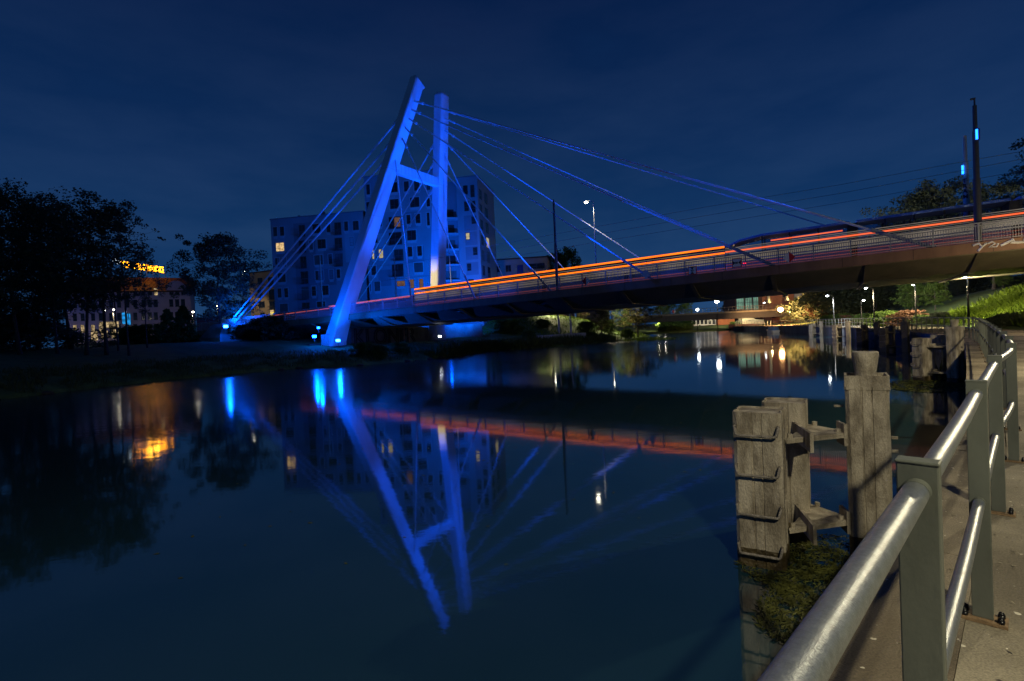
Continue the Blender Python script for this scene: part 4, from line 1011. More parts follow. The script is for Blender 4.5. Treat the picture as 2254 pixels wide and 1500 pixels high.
for r, f in RW:
    x0, y0, x1, y1 = zz([r], 820, 370, 4.411)[0]; q = FR.rect((x0, y0, x1, y1))
    window(FR, max(.1, q[0]), min(bw - .1, q[1]), q[2], q[3], apt_hi, E_WIN2 if f else PAN[0])
for k, (r, mt) in enumerate((((888, 460, 1012, 610), 'render3'), ((900, 620, 1018, 750), 'render3'), ((905, 765, 1025, 890), 'render3'), ((910, 915, 1030, 1040), 'render3'))):
    x0, y0, x1, y1 = zz([r], 820, 370, 4.411)[0]; q = FR.rect((x0, y0, x1, y1)); panel(FR, max(.05, q[0]), min(bw - .05, q[1]), q[2], q[3], X[mt], apt_hi, .004 + .001 * k)
FS = Facade(FR.p(bw, 0), FR.p(bw, 0) + FR.n * -12)              # right flank
for zf in range(9):
    z0 = 5.0 + zf * 3.05
    window(FS, 1.0, 2.8, z0, z0 + 2.0, apt_hi, PAN[0]); window(FS, 5.0, 7.2, z0, z0 + 2.2, apt_hi, E_WIN2 if zf == 5 else PAN[0])
for zf in range(8):                                     # recessed loggias
    z0 = 4.0 + zf * 3.05
    window(FM, .3, cw - .6, z0 + .25, z0 + 2.1, apt_hi, PAN[0])
    m = MB(); m.frame_box(FM.p(-.4, z0 - .12, .01), FM.e * (cw + .4), UP * .35, FM.n * 1.5); m.build('balcony', X['render2'], apt_hi)
def simple_building(name, label, xl, yl, xr, yr, YL, YR, depth, mt, wins, zbase=1.5, top_mt=None, scale=None):
    A, B = at(xl, yl, YL), at(xr, yr, YR); T = thing(name, label, 'building', V(((A.x + B.x) / 2, (A.y + B.y) / 2, zbase)))
    fc = Facade(A, B); z = (A.z + B.z) / 2
    block(fc, 0, fc.len, zbase, z, depth, mt, T)
    m = MB(); m.frame_box(fc.p(-.1, z, .1), fc.e * (fc.len + .2), UP * .3, fc.n * -(depth + .2)); m.build('parapet', top_mt or X['roof'], T)
    for w_ in wins:
        r, pane = w_[0], w_[1]
        q = fc.rect(r); window(fc, q[0], q[1], q[2], q[3], T, pane, balcony=len(w_) > 2)
    return T, fc, z
P_ = X['pane']
tb_, fcb, zb_ = simple_building('apartment_building', 'beige lit apartment house left of the blue blocks', 548, 601, 622, 597, 126, 122, 12, X['beige'],
    [((567, 612, 578, 626), P_), ((590, 610, 604, 630), P_, 1), ((566, 637, 578, 652), P_, 1), ((592, 637, 606, 660), P_, 1), ((570, 664, 583, 678), P_), ((593, 664, 606, 682), P_, 1), ((573, 688, 583, 701), P_), ((594, 682, 603, 690), E_WIN1)])
m = MB(); a_, z_ = fcb.st(599, 691)
for k in range(14):
    m.tube([fcb.p(a_ + rg.uniform(-.6, .6), z_ + rg.uniform(-.4, .4), .06), fcb.p(a_ + rg.uniform(-.6, .6), z_ + rg.uniform(-.4, .4), .06)], .05, 5)
m.build('neon_scribble', E_NEON, tb_)
simple_building('terrace_house', 'low grey beige house right of the tall apartment block', 1068, 575, 1205, 567, 118, 116, 10, X['greyhouse'],
    [((1088, 586, 1101, 600), P_), ((1113, 584, 1125, 599), P_), ((1138, 583, 1152, 602), mat('blue window glass', (.01, .03, .2), .2)), ((1163, 580, 1199, 592), P_, 1), ((1118, 625, 1140, 655), P_), ((1165, 622, 1185, 650), P_)])  # one pane has a plain blue base colour
simple_building('house', 'small low house with lit front seen under the bridge', 1150, 686, 1262, 682, 133, 131, 8, X['greyhouse'],
    [((1158, 690, 1172, 703), E_SHOPW), ((1180, 688, 1192, 703), E_WIN2), ((1196, 688, 1208, 702), E_WIN2), ((1225, 687, 1245, 700), E_WIN3)], 3.5)
simple_building('house', 'orange lit house front behind the riverside trees', 1268, 668, 1340, 664, 140, 139, 8, X['beige'], [((1280, 680, 1292, 694), E_WIN3), ((1310, 678, 1322, 692), P_)], 3.5)
# hotel
HO = thing('hotel', 'pale hotel with dark red roof and amber roof sign behind the left trees', 'building', at(290, 770, 130))
FH = Facade(at(140, 622, 128), at(418, 636, 140)); HB = 2.5
ze = FH.st(418, 643)[1]; block(FH, 0, FH.len, HB, ze, 14, X['lilac'], HO)
m = MB(); a0, a1 = -.5, FH.len + .4; m.loft([[FH.p(a, ze, .5), FH.p(a, ze + .3, .5), FH.p(a, ze + 4.4, -6), FH.p(a, ze + 4.4, -8), FH.p(a, ze, -14.5)] for a in (a0, a1)]); m.build('roof', X['roof'], HO)
ag = FH.st(388, 640)[0]; m = MB(); seg = [(-2.3, ze)] + [(-2.3 * math.cos(PI * k / 12), ze + 2.4 * math.sin(PI * k / 12) + .6) for k in range(13)] + [(2.3, ze)]
m.loft([[FH.p(ag + x, z, .35) for x, z in seg], [FH.p(ag + x, z, -3) for x, z in seg]]); m.build('gable', X['lilac'], HO)
for row, yb in enumerate((643, 669, 697, 722)):
    for x in (165, 182, 205, 222, 245, 262, 280, 298, 316, 330, 343, 377, 390, 403):
        yy = yb + (x - 390) * .045 * -0.35 - 5; q = FH.rect((x - 4.5, yy - 5, x + 4.5, yy + 12))
        lit = (row == 3 and x in (165, 182, 205, 222)) or (row == 0 and x == 343)
        window(FH, q[0], q[1], q[2], q[3], HO, E_SHOPW if lit else P_)
for r, mt in (((268, 688, 277, 714), E_SHOP), ((279, 690, 288, 716), E_SHOP), ((200, 730, 216, 750), E_SHOPW), ((222, 728, 238, 745), E_SHOPW), ((245, 725, 262, 745), E_SHOPW), ((268, 738, 292, 748), E_SHOPW), ((219, 708, 262, 722), E_SHOPW)):
    q = FH.rect(r); window(FH, q[0], q[1], q[2], q[3], HO, mt, mull=False)
m = MB(); q = FH.rect((276.5, 688, 278, 716)); m.frame_box(FH.p(q[0], q[2], .05), FH.e * (q[1] - q[0]), UP * (q[3] - q[2]), FH.n * .05); m.build('glow_strip', E_COOL, HO)
SP0 = onplane(266, 585, FH.p(0, 0, -2), FH.n); SP1 = onplane(364, 599, FH.p(0, 0, -2), FH.n)
SG = thing('roof_sign', 'row of glowing amber letters with white emblem on the hotel roof ridge', 'sign', SP0)
d = SP1 - SP0
tx = text('letters', 'TOZA HOTEL CONFERENCE', 1.5, SP0 - V((0, 0, .3)), d, UP, E_SIGN, SG, .05, .02)
wd = (2.2 / 1.5) * max(v.co.dot(d.normalized()) for v in tx.data.vertices) - (2.2 / 1.5) * min(v.co.dot(d.normalized()) for v in tx.data.vertices)
bpy.data.objects.remove(tx); tx = text('letters', 'TOZA HOTEL CONFERENCE', 2.2, SP0 - V((0, 0, .3)), d, UP, E_SIGN, SG, .05, .03, sx=d.length / wd * .97)
m = MB(); m.tube([SP0 - V((0, 0, .42)) + FH.n * -.1, SP1 - V((0, 0, .42)) + FH.n * -.1], .06, 6)
for k in range(8):
    q = SP0.lerp(SP1, k / 7) + FH.n * -.1; m.tube([q - V((0, 0, 1.8)), q - V((0, 0, .4))], .05, 6)
m.build('frame', X['frame'], SG)
lg = onplane(257, 575, FH.p(0, 0, -2), FH.n); m = MB(); e_ = d.normalized()
for a, b, r in ((-.7, .15, .32), (-.1, .35, .3), (.45, -.15, .34), (.75, -.55, .3), (.1, -.6, .22)):
    m.tube([lg + e_ * a + UP * b - FH.n * .05, lg + e_ * a + UP * b + FH.n * .05], r, 12)
m.build('emblem', E_LOGO, SG)
point('sign_glow', (SP0 + SP1) / 2 + FH.n * 1.5 + V((0, 0, .4)), (1, .42, .03), 900, 1.5)
# ------------------------------------------------------------------ far side: second bridge and buildings beyond the river
B2 = thing('river_bridge', 'low dark road bridge across the river far beyond the cable bridge', 'bridge', at(1590, 700, 132))
b2a, b2b = at(1440, 700, 134), at(1745, 690, 128); d2 = (b2b - b2a); d2.z = 0; n2 = V((-d2.y, d2.x, 0)).normalized()
za = at(1590, 690, 131).z; zl = at(1590, 703, 131).z
g0 = V((b2a.x, b2a.y, 0)) - d2 * .25; g1 = d2 * 1.6
m = MB(); m.frame_box(g0 + UP * zl, g1, n2 * 9, UP * (za - zl)); m.build('girder', X['tramdark'], B2)
m = MB(); m.frame_box(g0 - n2 * .3 + UP * za, g1, n2 * 9.6, UP * .4); m.build('deck', X['girder'], B2)
m = MB()
for k in range(60): m.cbox(g0 + g1 * (k / 60) - n2 * .2 + UP * (za + .95), d2.normalized() * .04, n2 * .04, UP * .55)
for h in (.8, 1.45): m.cbox(g0 + g1 * .5 - n2 * .2 + UP * (za + h), g1 * .5, n2 * .035, UP * .04)
m.build('railing', X['darkpole'], B2)
pr = V((at(1724, 720, 131).x, at(1724, 720, 131).y, 0)); m = MB(); m.frame_box(pr + UP * -.5, d2.normalized() * 9, n2 * 9, UP * (zl + .5)); m.build('abutment', X['brick'], B2)
m = MB(); c = at(1483, 686, 130.5); q = .55; e2 = d2.normalized()
tsg = thing('navigation_sign', 'tiny red and white diamond sign on the far bridge railing', 'sign', c)
m.loft([[c - e2 * q - n2 * .35, c - UP * q - n2 * .35, c + e2 * q - n2 * .35, c + UP * q - n2 * .35], [c - e2 * q - n2 * .3, c - UP * q - n2 * .3, c + e2 * q - n2 * .3, c + UP * q - n2 * .3]]); m.build('panel', X['signwhite'], tsg)
m = MB(); m.poly([c - e2 * q * .98 - n2 * .36, c - UP * q * .98 - n2 * .36, c + UP * q * .98 - n2 * .36]); m.build('red_half', X['signred'], tsg)
gh, fg, zg = simple_building('glass_hall', 'greenish lit glass hall beyond the far bridge', 1618, 640, 1676, 634, 190, 189, 15, X['roof'], [], 2)
for k in range(3):
    q = fg.rect((1621 + 18.5 * k, 640, 1637 + 18.5 * k, 682)); window(fg, q[0], q[1], q[2], q[3], gh, E_GREEN, mull=False)
m = MB()
for k in range(14):
    a_ = fg.st(1620 + k * 4.1, 660)[0]; m.frame_box(fg.p(a_, 4, .05), fg.e * .12, UP * (zg - 4), fg.n * .05)
m.frame_box(fg.p(.3, 9.2, .1), fg.e * (fg.len - .6), UP * .12, fg.n * .05); m.build('mullion', X['frame'], gh)
bb_, fb_, zb2 = simple_building('brick_building', 'red brick building with two lit pale columns beyond the far bridge', 1676, 610, 1790, 600, 186, 186, 20, X['brick'], [((1722, 640, 1730, 655), P_), ((1770, 634, 1785, 646), E_OFFICE)], 2)
for px, y0, y1 in ((1689, 645, 668), (1729, 642, 663)):
    a_, z1 = fb_.st(px, y0); z0 = fb_.st(px, y1)[1]; m = MB(); c = fb_.p(a_, z0, .8)
    m.tube([c, c + UP * .8, c + UP * .8, c + UP * (z1 - z0 + 4)], [.75, .75, .5, .42], 12); m.build('column', X['stone'], bb_)
    point('column_light', c + fb_.n * 1.4 + UP * .6, (1, .72, .32), 160, .1)  # assumed source for the lit column, without a fixture
simple_building('office_building', 'dark office block with faint teal windows behind right trees', 1768, 634, 1850, 628, 180, 180, 12, X['render3'], [((1772 + 9 * k, 637 - k * .4, 1779 + 9 * k, 643 - k * .4), E_OFFICE) for k in range(7)], 3)
co_, fcx, zc_ = simple_building('colonnade', 'white colonnade with dark openings under the far bridge', 1521, 701, 1578, 699, 176, 176, 6, X['whitewall'], [((1525 + 8.6 * k, 703.5, 1531 + 8.6 * k, 714), P_) for k in range(6)], 1.6)
simple_building('brick_house', 'orange lit brick wall right of the white colonnade', 1579, 697, 1617, 695, 175, 175, 6, X['orangewall'], [((1600, 699, 1604, 703), P_), ((1607, 699, 1613, 703), P_)], 1.6)
m = MB(); pts = [(1634, 714), (1634, 697), (1648, 695), (1664, 703), (1681, 704), (1681, 716)]
P3 = [at(x, y, 168) for x, y in pts]; m.loft([P3, [p + V((0, 3, 0)) for p in P3]]); tag(m.build('stone_wall', X['stone']), 'pale sloping stone abutment wall lit beside the far bridge', 'wall')
m = MB(); A, B = at(1622, 726, 156), at(1672, 724, 155); m.frame_box(V((A.x, A.y, -.5)), V((B.x - A.x, B.y - A.y, 0)), V((0, 6, 0)), UP * 2.2)
qb = tag(m.build('quay_block', X['brick']), 'brown brick quay block with small fence below the far bridge', 'quay')
m = MB()
for k in range(12):
    p = V((A.x, A.y, 1.7)).lerp(V((B.x, B.y, 1.7)), k / 11); m.box(p + V((0, .2, 0)), .10, .10, 1.1)
m.frame_box(V((A.x, A.y + .16, 2.7)), V((B.x - A.x, B.y - A.y, 0)), V((0, .1, 0)), UP * .1); m.build('fence', X['stone'], qb)
# small boat
bp = gz(1745, 731, 0); i = min(range(len(RP)), key=lambda k: (RP[k] - V((bp.x, bp.y, 0))).length); bp = RP[i] - rr(i) * 2.2; bd = rt(i)
BO_ = thing('moored_boat', 'small blue covered boat moored by the far promenade', 'boat', (bp.x, bp.y, 0)); sd = rr(i)
m = MB(); rings = []
for q, wd_, h in ((-2.2, .75, .5), (-1, .95, .5), (.6, .95, .55), (1.7, .6, .62), (2.4, .08, .72)):
    c = bp + bd * q; rings.append([c - sd * wd_ + UP * h, c - sd * wd_ * .7 + UP * -.15, c + sd * wd_ * .7 + UP * -.15, c + sd * wd_ + UP * h])
m.loft(rings); m.build('hull', X['whitewall'], BO_)
m = MB(); rings = []
for q, wd_, h in ((-2.0, .6, .62), (-1.6, .8, 1.15), (.4, .8, 1.2), (1.2, .5, .75)):
    c = bp + bd * q; rings.append([c - sd * wd_ + UP * .52, c - sd * wd_ * .8 + UP * h, c + sd * wd_ * .8 + UP * h, c + sd * wd_ + UP * .52])
m.loft(rings); m.build('cover', X['signblue'], BO_)
# ------------------------------------------------------------------ vegetation
def leaf_cloud(m, c, r, n, s, rg, flat=.7):
    for _ in range(n):
        while True:
            d = V((rg.uniform(-1, 1), rg.uniform(-1, 1), rg.uniform(-1, 1)))
            if d.length < 1: break
        p = c + V((d.x * r, d.y * r, d.z * r * flat))
        a = V((rg.gauss(0, 1), rg.gauss(0, 1), rg.gauss(0, .6))).normalized(); b = a.cross(V((rg.gauss(0, 1), rg.gauss(0, 1), rg.gauss(0, 1)))).normalized()
        l = s * rg.uniform(.6, 1.4)
        m.poly([p - a * l * .5, p + b * l * .28, p + a * l * .5, p - b * l * .28])
def make_tree(name, cat, H, crown_r, base, nlimb, seed, leaf, bark=None, ls=.3, npl=70, tr=.16, shape='oval', stems=1, droop=.0, cl=.9):
    rg = random.Random(seed); bark = bark or X['bark']
    root = bpy.data.objects.new(name, None); COL.objects.link(root); root.location = (0, 0, 0)
    tm = MB(); lm = MB()
    for sidx in range(stems):
        lean = V((rg.uniform(-.06, .06), rg.uniform(-.06, .06), 0)) * (1 if stems == 1 else 3)
        o0 = V((rg.uniform(-.2, .2), rg.uniform(-.2, .2), -.3)) * (1 if stems > 1 else .2)
        pts = []; K = 9
        for k in range(K + 1):
            q = k / K; pts.append(o0 + lean * H * q + V((rg.gauss(0, .03) * H * .25 * q, rg.gauss(0, .03) * H * .25 * q, H * .93 * q)))
        tm.tube(pts, [tr * (1.25 if k == 0 else 1) * (1 - .88 * k / K) for k in range(K + 1)], 7)
        for j in range(nlimb):
            q = base + (1 - base) * ((j + rg.random()) / nlimb); q = min(q, .98); fk = q * K; k = min(int(fk), K - 1)
            p = pts[k].lerp(pts[k + 1], fk - k); qq = (q - base) / (1 - base)
            if shape == 'oval': rad = crown_r * (math.sin(PI * (.12 + .82 * qq)) ** .7)
            elif shape == 'cone': rad = crown_r * (1.02 - qq) ** .8
            elif shape == 'dome': rad = crown_r * math.sqrt(max(.05, 1 - (qq * .95) ** 2))
            else: rad = crown_r * (.55 + .45 * math.sin(PI * qq))
            rad *= rg.uniform(.65, 1.12); az = j * 2.4 + rg.uniform(-.5, .5)
            d = V((math.cos(az), math.sin(az), rg.uniform(.15, .6) if shape != 'cone' else rg.uniform(-.1, .25)))
            mid = p + d * rad * .5 + V((0, 0, .1 * rad)); end = p + V((d.x, d.y, d.z * .75 - droop)) * rad
            tm.tube([p, mid, end], [tr * .34 * (1 - q * .6), tr * .2 * (1 - q * .5), tr * .05], 5, cap=False)
            for u in range(5):
                qu = .35 + .17 * u; c = p.lerp(mid, qu * 2) if qu < .5 else mid.lerp(end, (qu - .5) * 2)
                off_ = V((rg.gauss(0, 1), rg.gauss(0, 1), rg.gauss(0, .5))) * rad * .22
                tip = c + off_; tm.tube([c, tip], [tr * .09, tr * .03], 4, cap=False)
                leaf_cloud(lm, tip, cl * rg.uniform(.5, 1.15) * max(.3, crown_r * .26), int(npl * rg.uniform(.5, 1.3)), ls, rg)
    tm.build('trunk', bark, root, smooth=True); lm.build('crown', leaf, root)
    root['category'] = cat; return root
PROTO = {}
def proto(key, *a, **k): PROTO[key] = [make_tree(*a, **k), False]
proto('ash', 'deciduous_tree', 'tree', 18, 3.9, .24, 38, 1, X['leafA'], ls=.27, npl=48, tr=.17, shape='col', cl=.95)
proto('ash2', 'deciduous_tree', 'tree', 17, 3.5, .27, 36, 2, X['leafA'], ls=.26, npl=44, tr=.16, shape='col', droop=.15, cl=.95)
proto('thin', 'deciduous_tree', 'tree', 14, 2.9, .38, 24, 3, X['leafA'], ls=.24, npl=27, tr=.12, shape='oval', cl=.9)
proto('round', 'deciduous_tree', 'tree', 16, 6.0, .20, 40, 4, X['leafA'], ls=.32, npl=90, tr=.24, shape='oval', cl=.75)
proto('cone', 'conifer', 'tree', 7, 2.6, .04, 44, 5, X['leafB'], ls=.24, npl=60, tr=.12, shape='cone', cl=.75)
proto('bush', 'bush', 'bush', 3.0, 2.2, .05, 22, 6, X['leafB'], ls=.17, npl=80, tr=.05, shape='dome', stems=2, cl=.8)
proto('bushr', 'bush', 'bush', 2.6, 2.2, .05, 22, 7, X['leafC'], ls=.16, npl=80, tr=.05, shape='dome', stems=2, cl=.8)
proto('bushd', 'bush', 'bush', 3.0, 2.8, .05, 24, 8, X['leafA'], ls=.19, npl=90, tr=.05, shape='dome', stems=2, cl=.8)
proto('small', 'riverside_tree', 'tree', 7.5, 3.4, .25, 26, 9, X['leafD'], ls=.22, npl=56, tr=.13, shape='oval', droop=.2, cl=.8)
proto('green', 'deciduous_tree', 'tree', 9, 4.2, .18, 30, 10, X['leafB'], ls=.26, npl=70, tr=.16, shape='oval', cl=.8)
proto('big', 'deciduous_tree', 'tree', 15, 6.5, .2, 38, 12, X['leafA'], ls=.36, npl=70, tr=.25, shape='oval', cl=.75)
proto('bronze', 'deciduous_tree', 'tree', 9, 4.4, .12, 30, 13, X['leafC'], ls=.26, npl=70, tr=.16, shape='oval', cl=.8)
def plant(key, pos, h_scale, label, group, rot=None, w_scale=None, base=None):
    pr_, used = PROTO[key]
    o = pr_ if not used else copy_tree(pr_)
    PROTO[key][1] = True
    o.location = pos; rgx = random.Random(hash((round(pos[0], 2), round(pos[1], 2))) & 0xffff)
    o.rotation_euler = (0, 0, rgx.uniform(0, 6.28) if rot is None else rot)
    ws = w_scale if w_scale else h_scale; o.scale = (ws, ws, h_scale); o['label'] = label; o['group'] = group
    return o
def ptree(key, x, ytop, ybase, label, group, Y=None, w=None):
    H0 = {'ash': 18, 'ash2': 17, 'thin': 14, 'round': 16, 'cone': 7, 'bush': 3, 'bushr': 2.6, 'bushd': 3, 'small': 7.5, 'green': 9, 'big': 15, 'bronze': 9}[key] * 1.0
    if Y is None:
        h = hit(x, ybase); p = h if h else gz(x, ybase, 1)
    else:
        p = at(x, ybase, Y); p.z = gnd(p.x, p.y)
    xt = x - .045 * (ybase - ytop)
    zt_ = at(xt, ytop, p.y).z; s = max(.15, (zt_ - p.z) / H0)
    return plant(key, (p.x, p.y, p.z), s, label, group, w_scale=(w * s if w else None))
GL = 'trees standing on the left river bank'
for key, x, yt, yb, lab, Y, w_ in (
    ('ash', 45, 383, 806, 'tallest dark tree at the left edge of the bank', 50, 1.0), ('ash2', -35, 430, 806, 'dark tree cut by the left edge of the view', 50, 1.0),
    ('ash', 128, 440, 803, 'dark tree right of the tallest left bank tree', 52, .9), ('ash2', 192, 412, 795, 'dark tree with pointed top in the middle of the left group', 51, 1.05),
    ('thin', 235, 438, 790, 'slender dark tree leaning beside the white roof emblem', 52, 1.25), ('thin', 285, 432, 792, 'outermost tall thin tree of the left group, before the amber sign', 53, .8),
    ('thin', 324, 546, 760, 'shorter dark tree standing right of the left group under the amber sign', 62, .8), ('ash2', 90, 500, 800, 'lower dark tree filling the left group', 56, 1.1),
    ('thin', 155, 520, 790, 'thin low dark tree with bare stem in the left group', 58, 1.2), ('ash', 8, 400, 802, 'dark tree between the two leftmost of the bank', 54, .9), ('ash2', 158, 425, 800, 'dark tree behind the pointed top of the left group', 58, 1.1), ('thin', 262, 460, 790, 'thin tree inside the right half of the left group', 57, .75), ('ash', 85, 420, 800, 'second dark tree of the left group, behind the tallest', 57, 1.0),
    ('thin', 533, 596, 752, 'slim tree hanging over the anchor cables with leaves lit blue', 80.5, 1.5),
    ('bushd', 40, 690, 800, 'dark undergrowth bush at the far left of the bank', 56, 1.6)):
    ptree(key, x, yt, yb, lab, GL, Y, w_)
ptree('round', 486, 513, 752, 'round dark tree beside the anchor block with blue lit leaves', GL, 79.5, .9)
ptree('cone', 368, 676, 757, 'dense dark conical shrub left of the anchor block', 'shrubs on the left bank', 76, .95)
ptree('cone', 408, 668, 755, 'green lit conical shrub next to the anchor block', 'shrubs on the left bank', 78, 1.0)
ptree('bush', 300, 715, 760, 'low green bush lit from behind under the left trees', 'shrubs on the left bank', 84, 1.6)
for x, yt, yb, Y, lab in ((585, 700, 765, 74, 'dark bush mass left of the pylon foot'), (630, 695, 765, 73, 'dark bush touching the road slope by the pylon'), (548, 715, 765, 76, 'dark bush right of the anchor block'), (668, 702, 760, 75, 'bush immediately left of the near pylon leg')):
    ptree('bushd', x, yt, yb, lab, 'shrubs on the left bank', Y, 1.0)
GR_ = 'trees under and beyond the bridge on the far left bank'
for key, x, yt, yb, lab, Y, w_ in (('small', 1325, 682, 748, 'small leaning tree on the lit grass under the bridge', 100, 1.1), ('small', 1405, 664, 748, 'olive riverside tree overhanging the water at the point', 108, 1.25), ('green', 1375, 665, 742, 'green lit tree behind the riverside point', 116, .9),
    ('small', 1285, 672, 735, 'tree with dark trunk beside the birch stems', 112, 1.0), ('bush', 1102, 698, 715, 'small bush beside the low house', 104, 1.2), ('green', 1250, 545, 690, 'tree rising above the bridge deck behind the low house', 125, .55), ('green', 1225, 552, 690, 'lower tree rising above the deck left of its neighbour', 126, .5)):
    ptree(key, x, yt, yb, lab, GR_, Y, w_)
for x, lab in ((1231, 'pale birch trunk under the bridge, nearest the white slab'), (1257, 'second birch trunk right of the first on the lit grass')):
    b = at(x, 740, 97); b.z = gnd(b.x, b.y); T_ = thing('birch_trunk', lab, 'tree', b, 'birches under the bridge'); m = MB()
    m.tube([b - UP * .3, b + V((.05, 0, 2)), b + V((-.1, 0, 4)), b + V((.1, 0, 6.5))], [.2, .16, .14, .10], 9); m.build('trunk', X['birch'], T_)
    m = MB(); leaf_cloud(m, b + UP * 7.5, 1.7, 900, .24, rg); m.build('crown', X['leafD'], T_)
FAR = 'trees beyond the far bridge'
for key, x, yt, Y, lab, w_ in (('green', 1475, 664, 185, 'dark rounded tree at the left end of the far bridge', .9), ('green', 1508, 666, 180, 'tree lit green by the lamp on the far bridge', .9), ('green', 1455, 670, 178, 'tree at the left abutment of the far bridge', .8),
    ('big', 1600, 672, 230, 'faint distant tree left of the glass hall', 1.0), ('bush', 1490, 706, 162, 'dark shrub under the left of the far bridge', 1.2), ('bush', 1512, 704, 164, 'shrub under the far bridge beside the colonnade', 1.2), ('bush', 1465, 704, 161, 'shrub under the far bridge near the water edge', 1.3), ('bush', 1618, 708, 165, 'yellow green shrub above the far lawn', 1.5)):
    ptree(key, x, yt, 715, lab, FAR, Y, w_)
RT = 'trees and shrubs on the right bank'
for key, x, yt, Y, lab, w_ in (('green', 1760, 655, 118, 'yellow green tree next to the warm lamp', .8), ('bronze', 1800, 645, 112, 'bronze leaved tree right of the yellow green tree', 1.0), ('big', 1850, 615, 108, 'dark tall tree behind the lamps under the bridge', 1.0), ('big', 1930, 610, 98, 'broad dark tree behind the middle lamp posts', 1.0),
    ('green', 2010, 620, 72, 'green lit tree under the bridge soffit', 1.0), ('green', 2060, 622, 66, 'green lit tree right of its neighbour under the soffit', 1.0), ('big', 1990, 612, 92, 'dark backdrop tree behind the green lit trees', 1.1), ('big', 2110, 605, 80, 'dark backdrop tree behind the grass slope', 1.0), ('green', 2210, 600, 64, 'dim green tree above the grass slope at the right', 1.1), ('big', 2170, 600, 92, 'dark backdrop tree at the right edge under the bridge', 1.2),
    ('bush', 1850, 690, 84, 'green bush left of the second lamp post', 1.1), ('bushr', 1872, 694, 78, 'bronze bush beside the short lamp', 1.2), ('bush', 1895, 690, 76, 'green bush right of the bronze bush', 1.1), ('bush', 1945, 684, 60, 'bright green dome bush behind the far railing', 1.25), ('bush', 1965, 684, 62, 'second bright green dome bush behind the far railing', 1.1), ('bushr', 1995, 684, 58, 'dark red bush next to the bright green domes', 1.2), ('bush', 2030, 692, 56, 'bushy green shrub left of the grass slope', 1.2), ('bushd', 2065, 688, 54, 'dark shrub at the foot of the grass slope', 1.2), ('bushd', 2215, 690, 38, 'dark bush on the lower grass slope at the right', 1.0), ('bushd', 2180, 700, 38, 'dark low bush in the grass slope', .9), ('bushd', 1905, 618, 104, 'huge dark thicket behind the short lamp', 1.5), ('bushd', 1975, 616, 100, 'huge dark thicket behind the red bush', 1.4), ('bushd', 2050, 614, 96, 'huge dark thicket behind the green lit trees', 1.5), ('bushd', 2130, 612, 94, 'huge dark thicket behind the slope lamp', 1.4), ('bushd', 2215, 610, 90, 'huge dark thicket at the right frame edge', 1.4), ('bushd', 1830, 630, 112, 'dark thicket behind the first lamp post', 1.2),
    ('bush', 1820, 694, 92, 'small green bush behind the first lamp post', 1.2)):
    ptree(key, x, yt, 712, lab, RT, Y, w_)
# trees above the bridge deck on the right
for key, x, yt, Y, lab, w_ in (('big', 2020, 425, 75, 'dark tree rising behind the tram, left of the masts', .75), ('big', 2085, 398, 72, 'dark treetop directly behind the grey mast', .7), ('big', 2190, 405, 66, 'dark treetop right of the black mast', .8), ('ash', 2352, 262, 44, 'dark tree with hanging branches at the upper right edge', 1.0)):
    ptree(key, x, yt, 700, lab, 'trees behind the bridge on the right', Y, w_)
# grass
def tufts(name, label, spots, hmin, hmax, seed, mt, wd=.02, lean=.35):
    rg = random.Random(seed); m = MB()
    for p in spots:
        h = rg.uniform(hmin, hmax); a = rg.uniform(0, 6.28); d = V((math.cos(a), math.sin(a), 0)); s = V((-d.y, d.x, 0)) * wd * rg.uniform(.6, 1.4)
        q = V(p); m.poly([q - s - UP * .05, q + s - UP * .05, q + d * h * lean * .4 + UP * h * .6 + s * .6, q + d * h * lean + UP * h])
    return stuff(m.build(name, mt), label, 'grass')
rg = random.Random(31); sp = []
for k in range(26000):
    s = rg.choice(SH[45:135]); d = rg.uniform(.1, 5.5) ** 1.15
    p = s + OUT * d + V((rg.uniform(-.7, .7), rg.uniform(-.7, .7), 0))
    if mnoise.noise(p * .6) < -.12: continue
    sp.append((p.x, p.y, gnd(p.x, p.y)))
tufts('bank_grass', 'tall uneven grass along the left river bank', sp, .12, .5, 32, X['blade'], .03)
sp = []
for k in range(6000):
    s = rg.choice(SH[112:150]); d = rg.uniform(.0, 2.2); p = s + OUT * d + V((rg.uniform(-.6, .6), rg.uniform(-.6, .6), 0)); sp.append((p.x, p.y, gnd(p.x, p.y)))
tufts('reeds', 'tall reeds at the water edge under the bridge', sp, .5, 1.3, 33, X['blade'], .05, .25)
sp = []
for k in range(15000):
    i = rg.randrange(min(range(len(RP)), key=lambda j: abs(RP[j].y - 24)), min(range(len(RP)), key=lambda j: abs(RP[j].y - 62))); d = rg.uniform(5.6, 18)
    p = RP[i] + rr(i) * d; 
    if mnoise.noise(p * .35) < -.3: continue
    sp.append((p.x, p.y, gnd(p.x, p.y)))
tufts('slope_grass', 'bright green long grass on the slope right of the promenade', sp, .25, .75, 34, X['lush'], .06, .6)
sp = []
for k in range(9000):
    p = V((rg.uniform(-14, 30), rg.uniform(92, 120), 0))
    if mnoise.noise(p * .25) < -.15: continue
    sp.append((p.x, p.y, gnd(p.x, p.y)))
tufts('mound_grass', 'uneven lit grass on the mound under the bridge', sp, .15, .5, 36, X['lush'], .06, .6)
for x, y, Y, lab, s_ in ((1120, 735, 0, 'dark shrub on the shaded side of the mound', .9), (1195, 722, 0, 'small shrub halfway up the lit mound', .6), (1335, 730, 0, 'green shrub between the riverside trees', .9), (1290, 733, 0, 'shrub behind the birch trunks', .8)):
    h = hit(x, y); h = h if h else gz(x, y, .4); plant('bush', (h.x, h.y, gnd(h.x, h.y) - .1), s_, lab, 'bushes at the left bank edge', w_scale=s_ * 1.2)
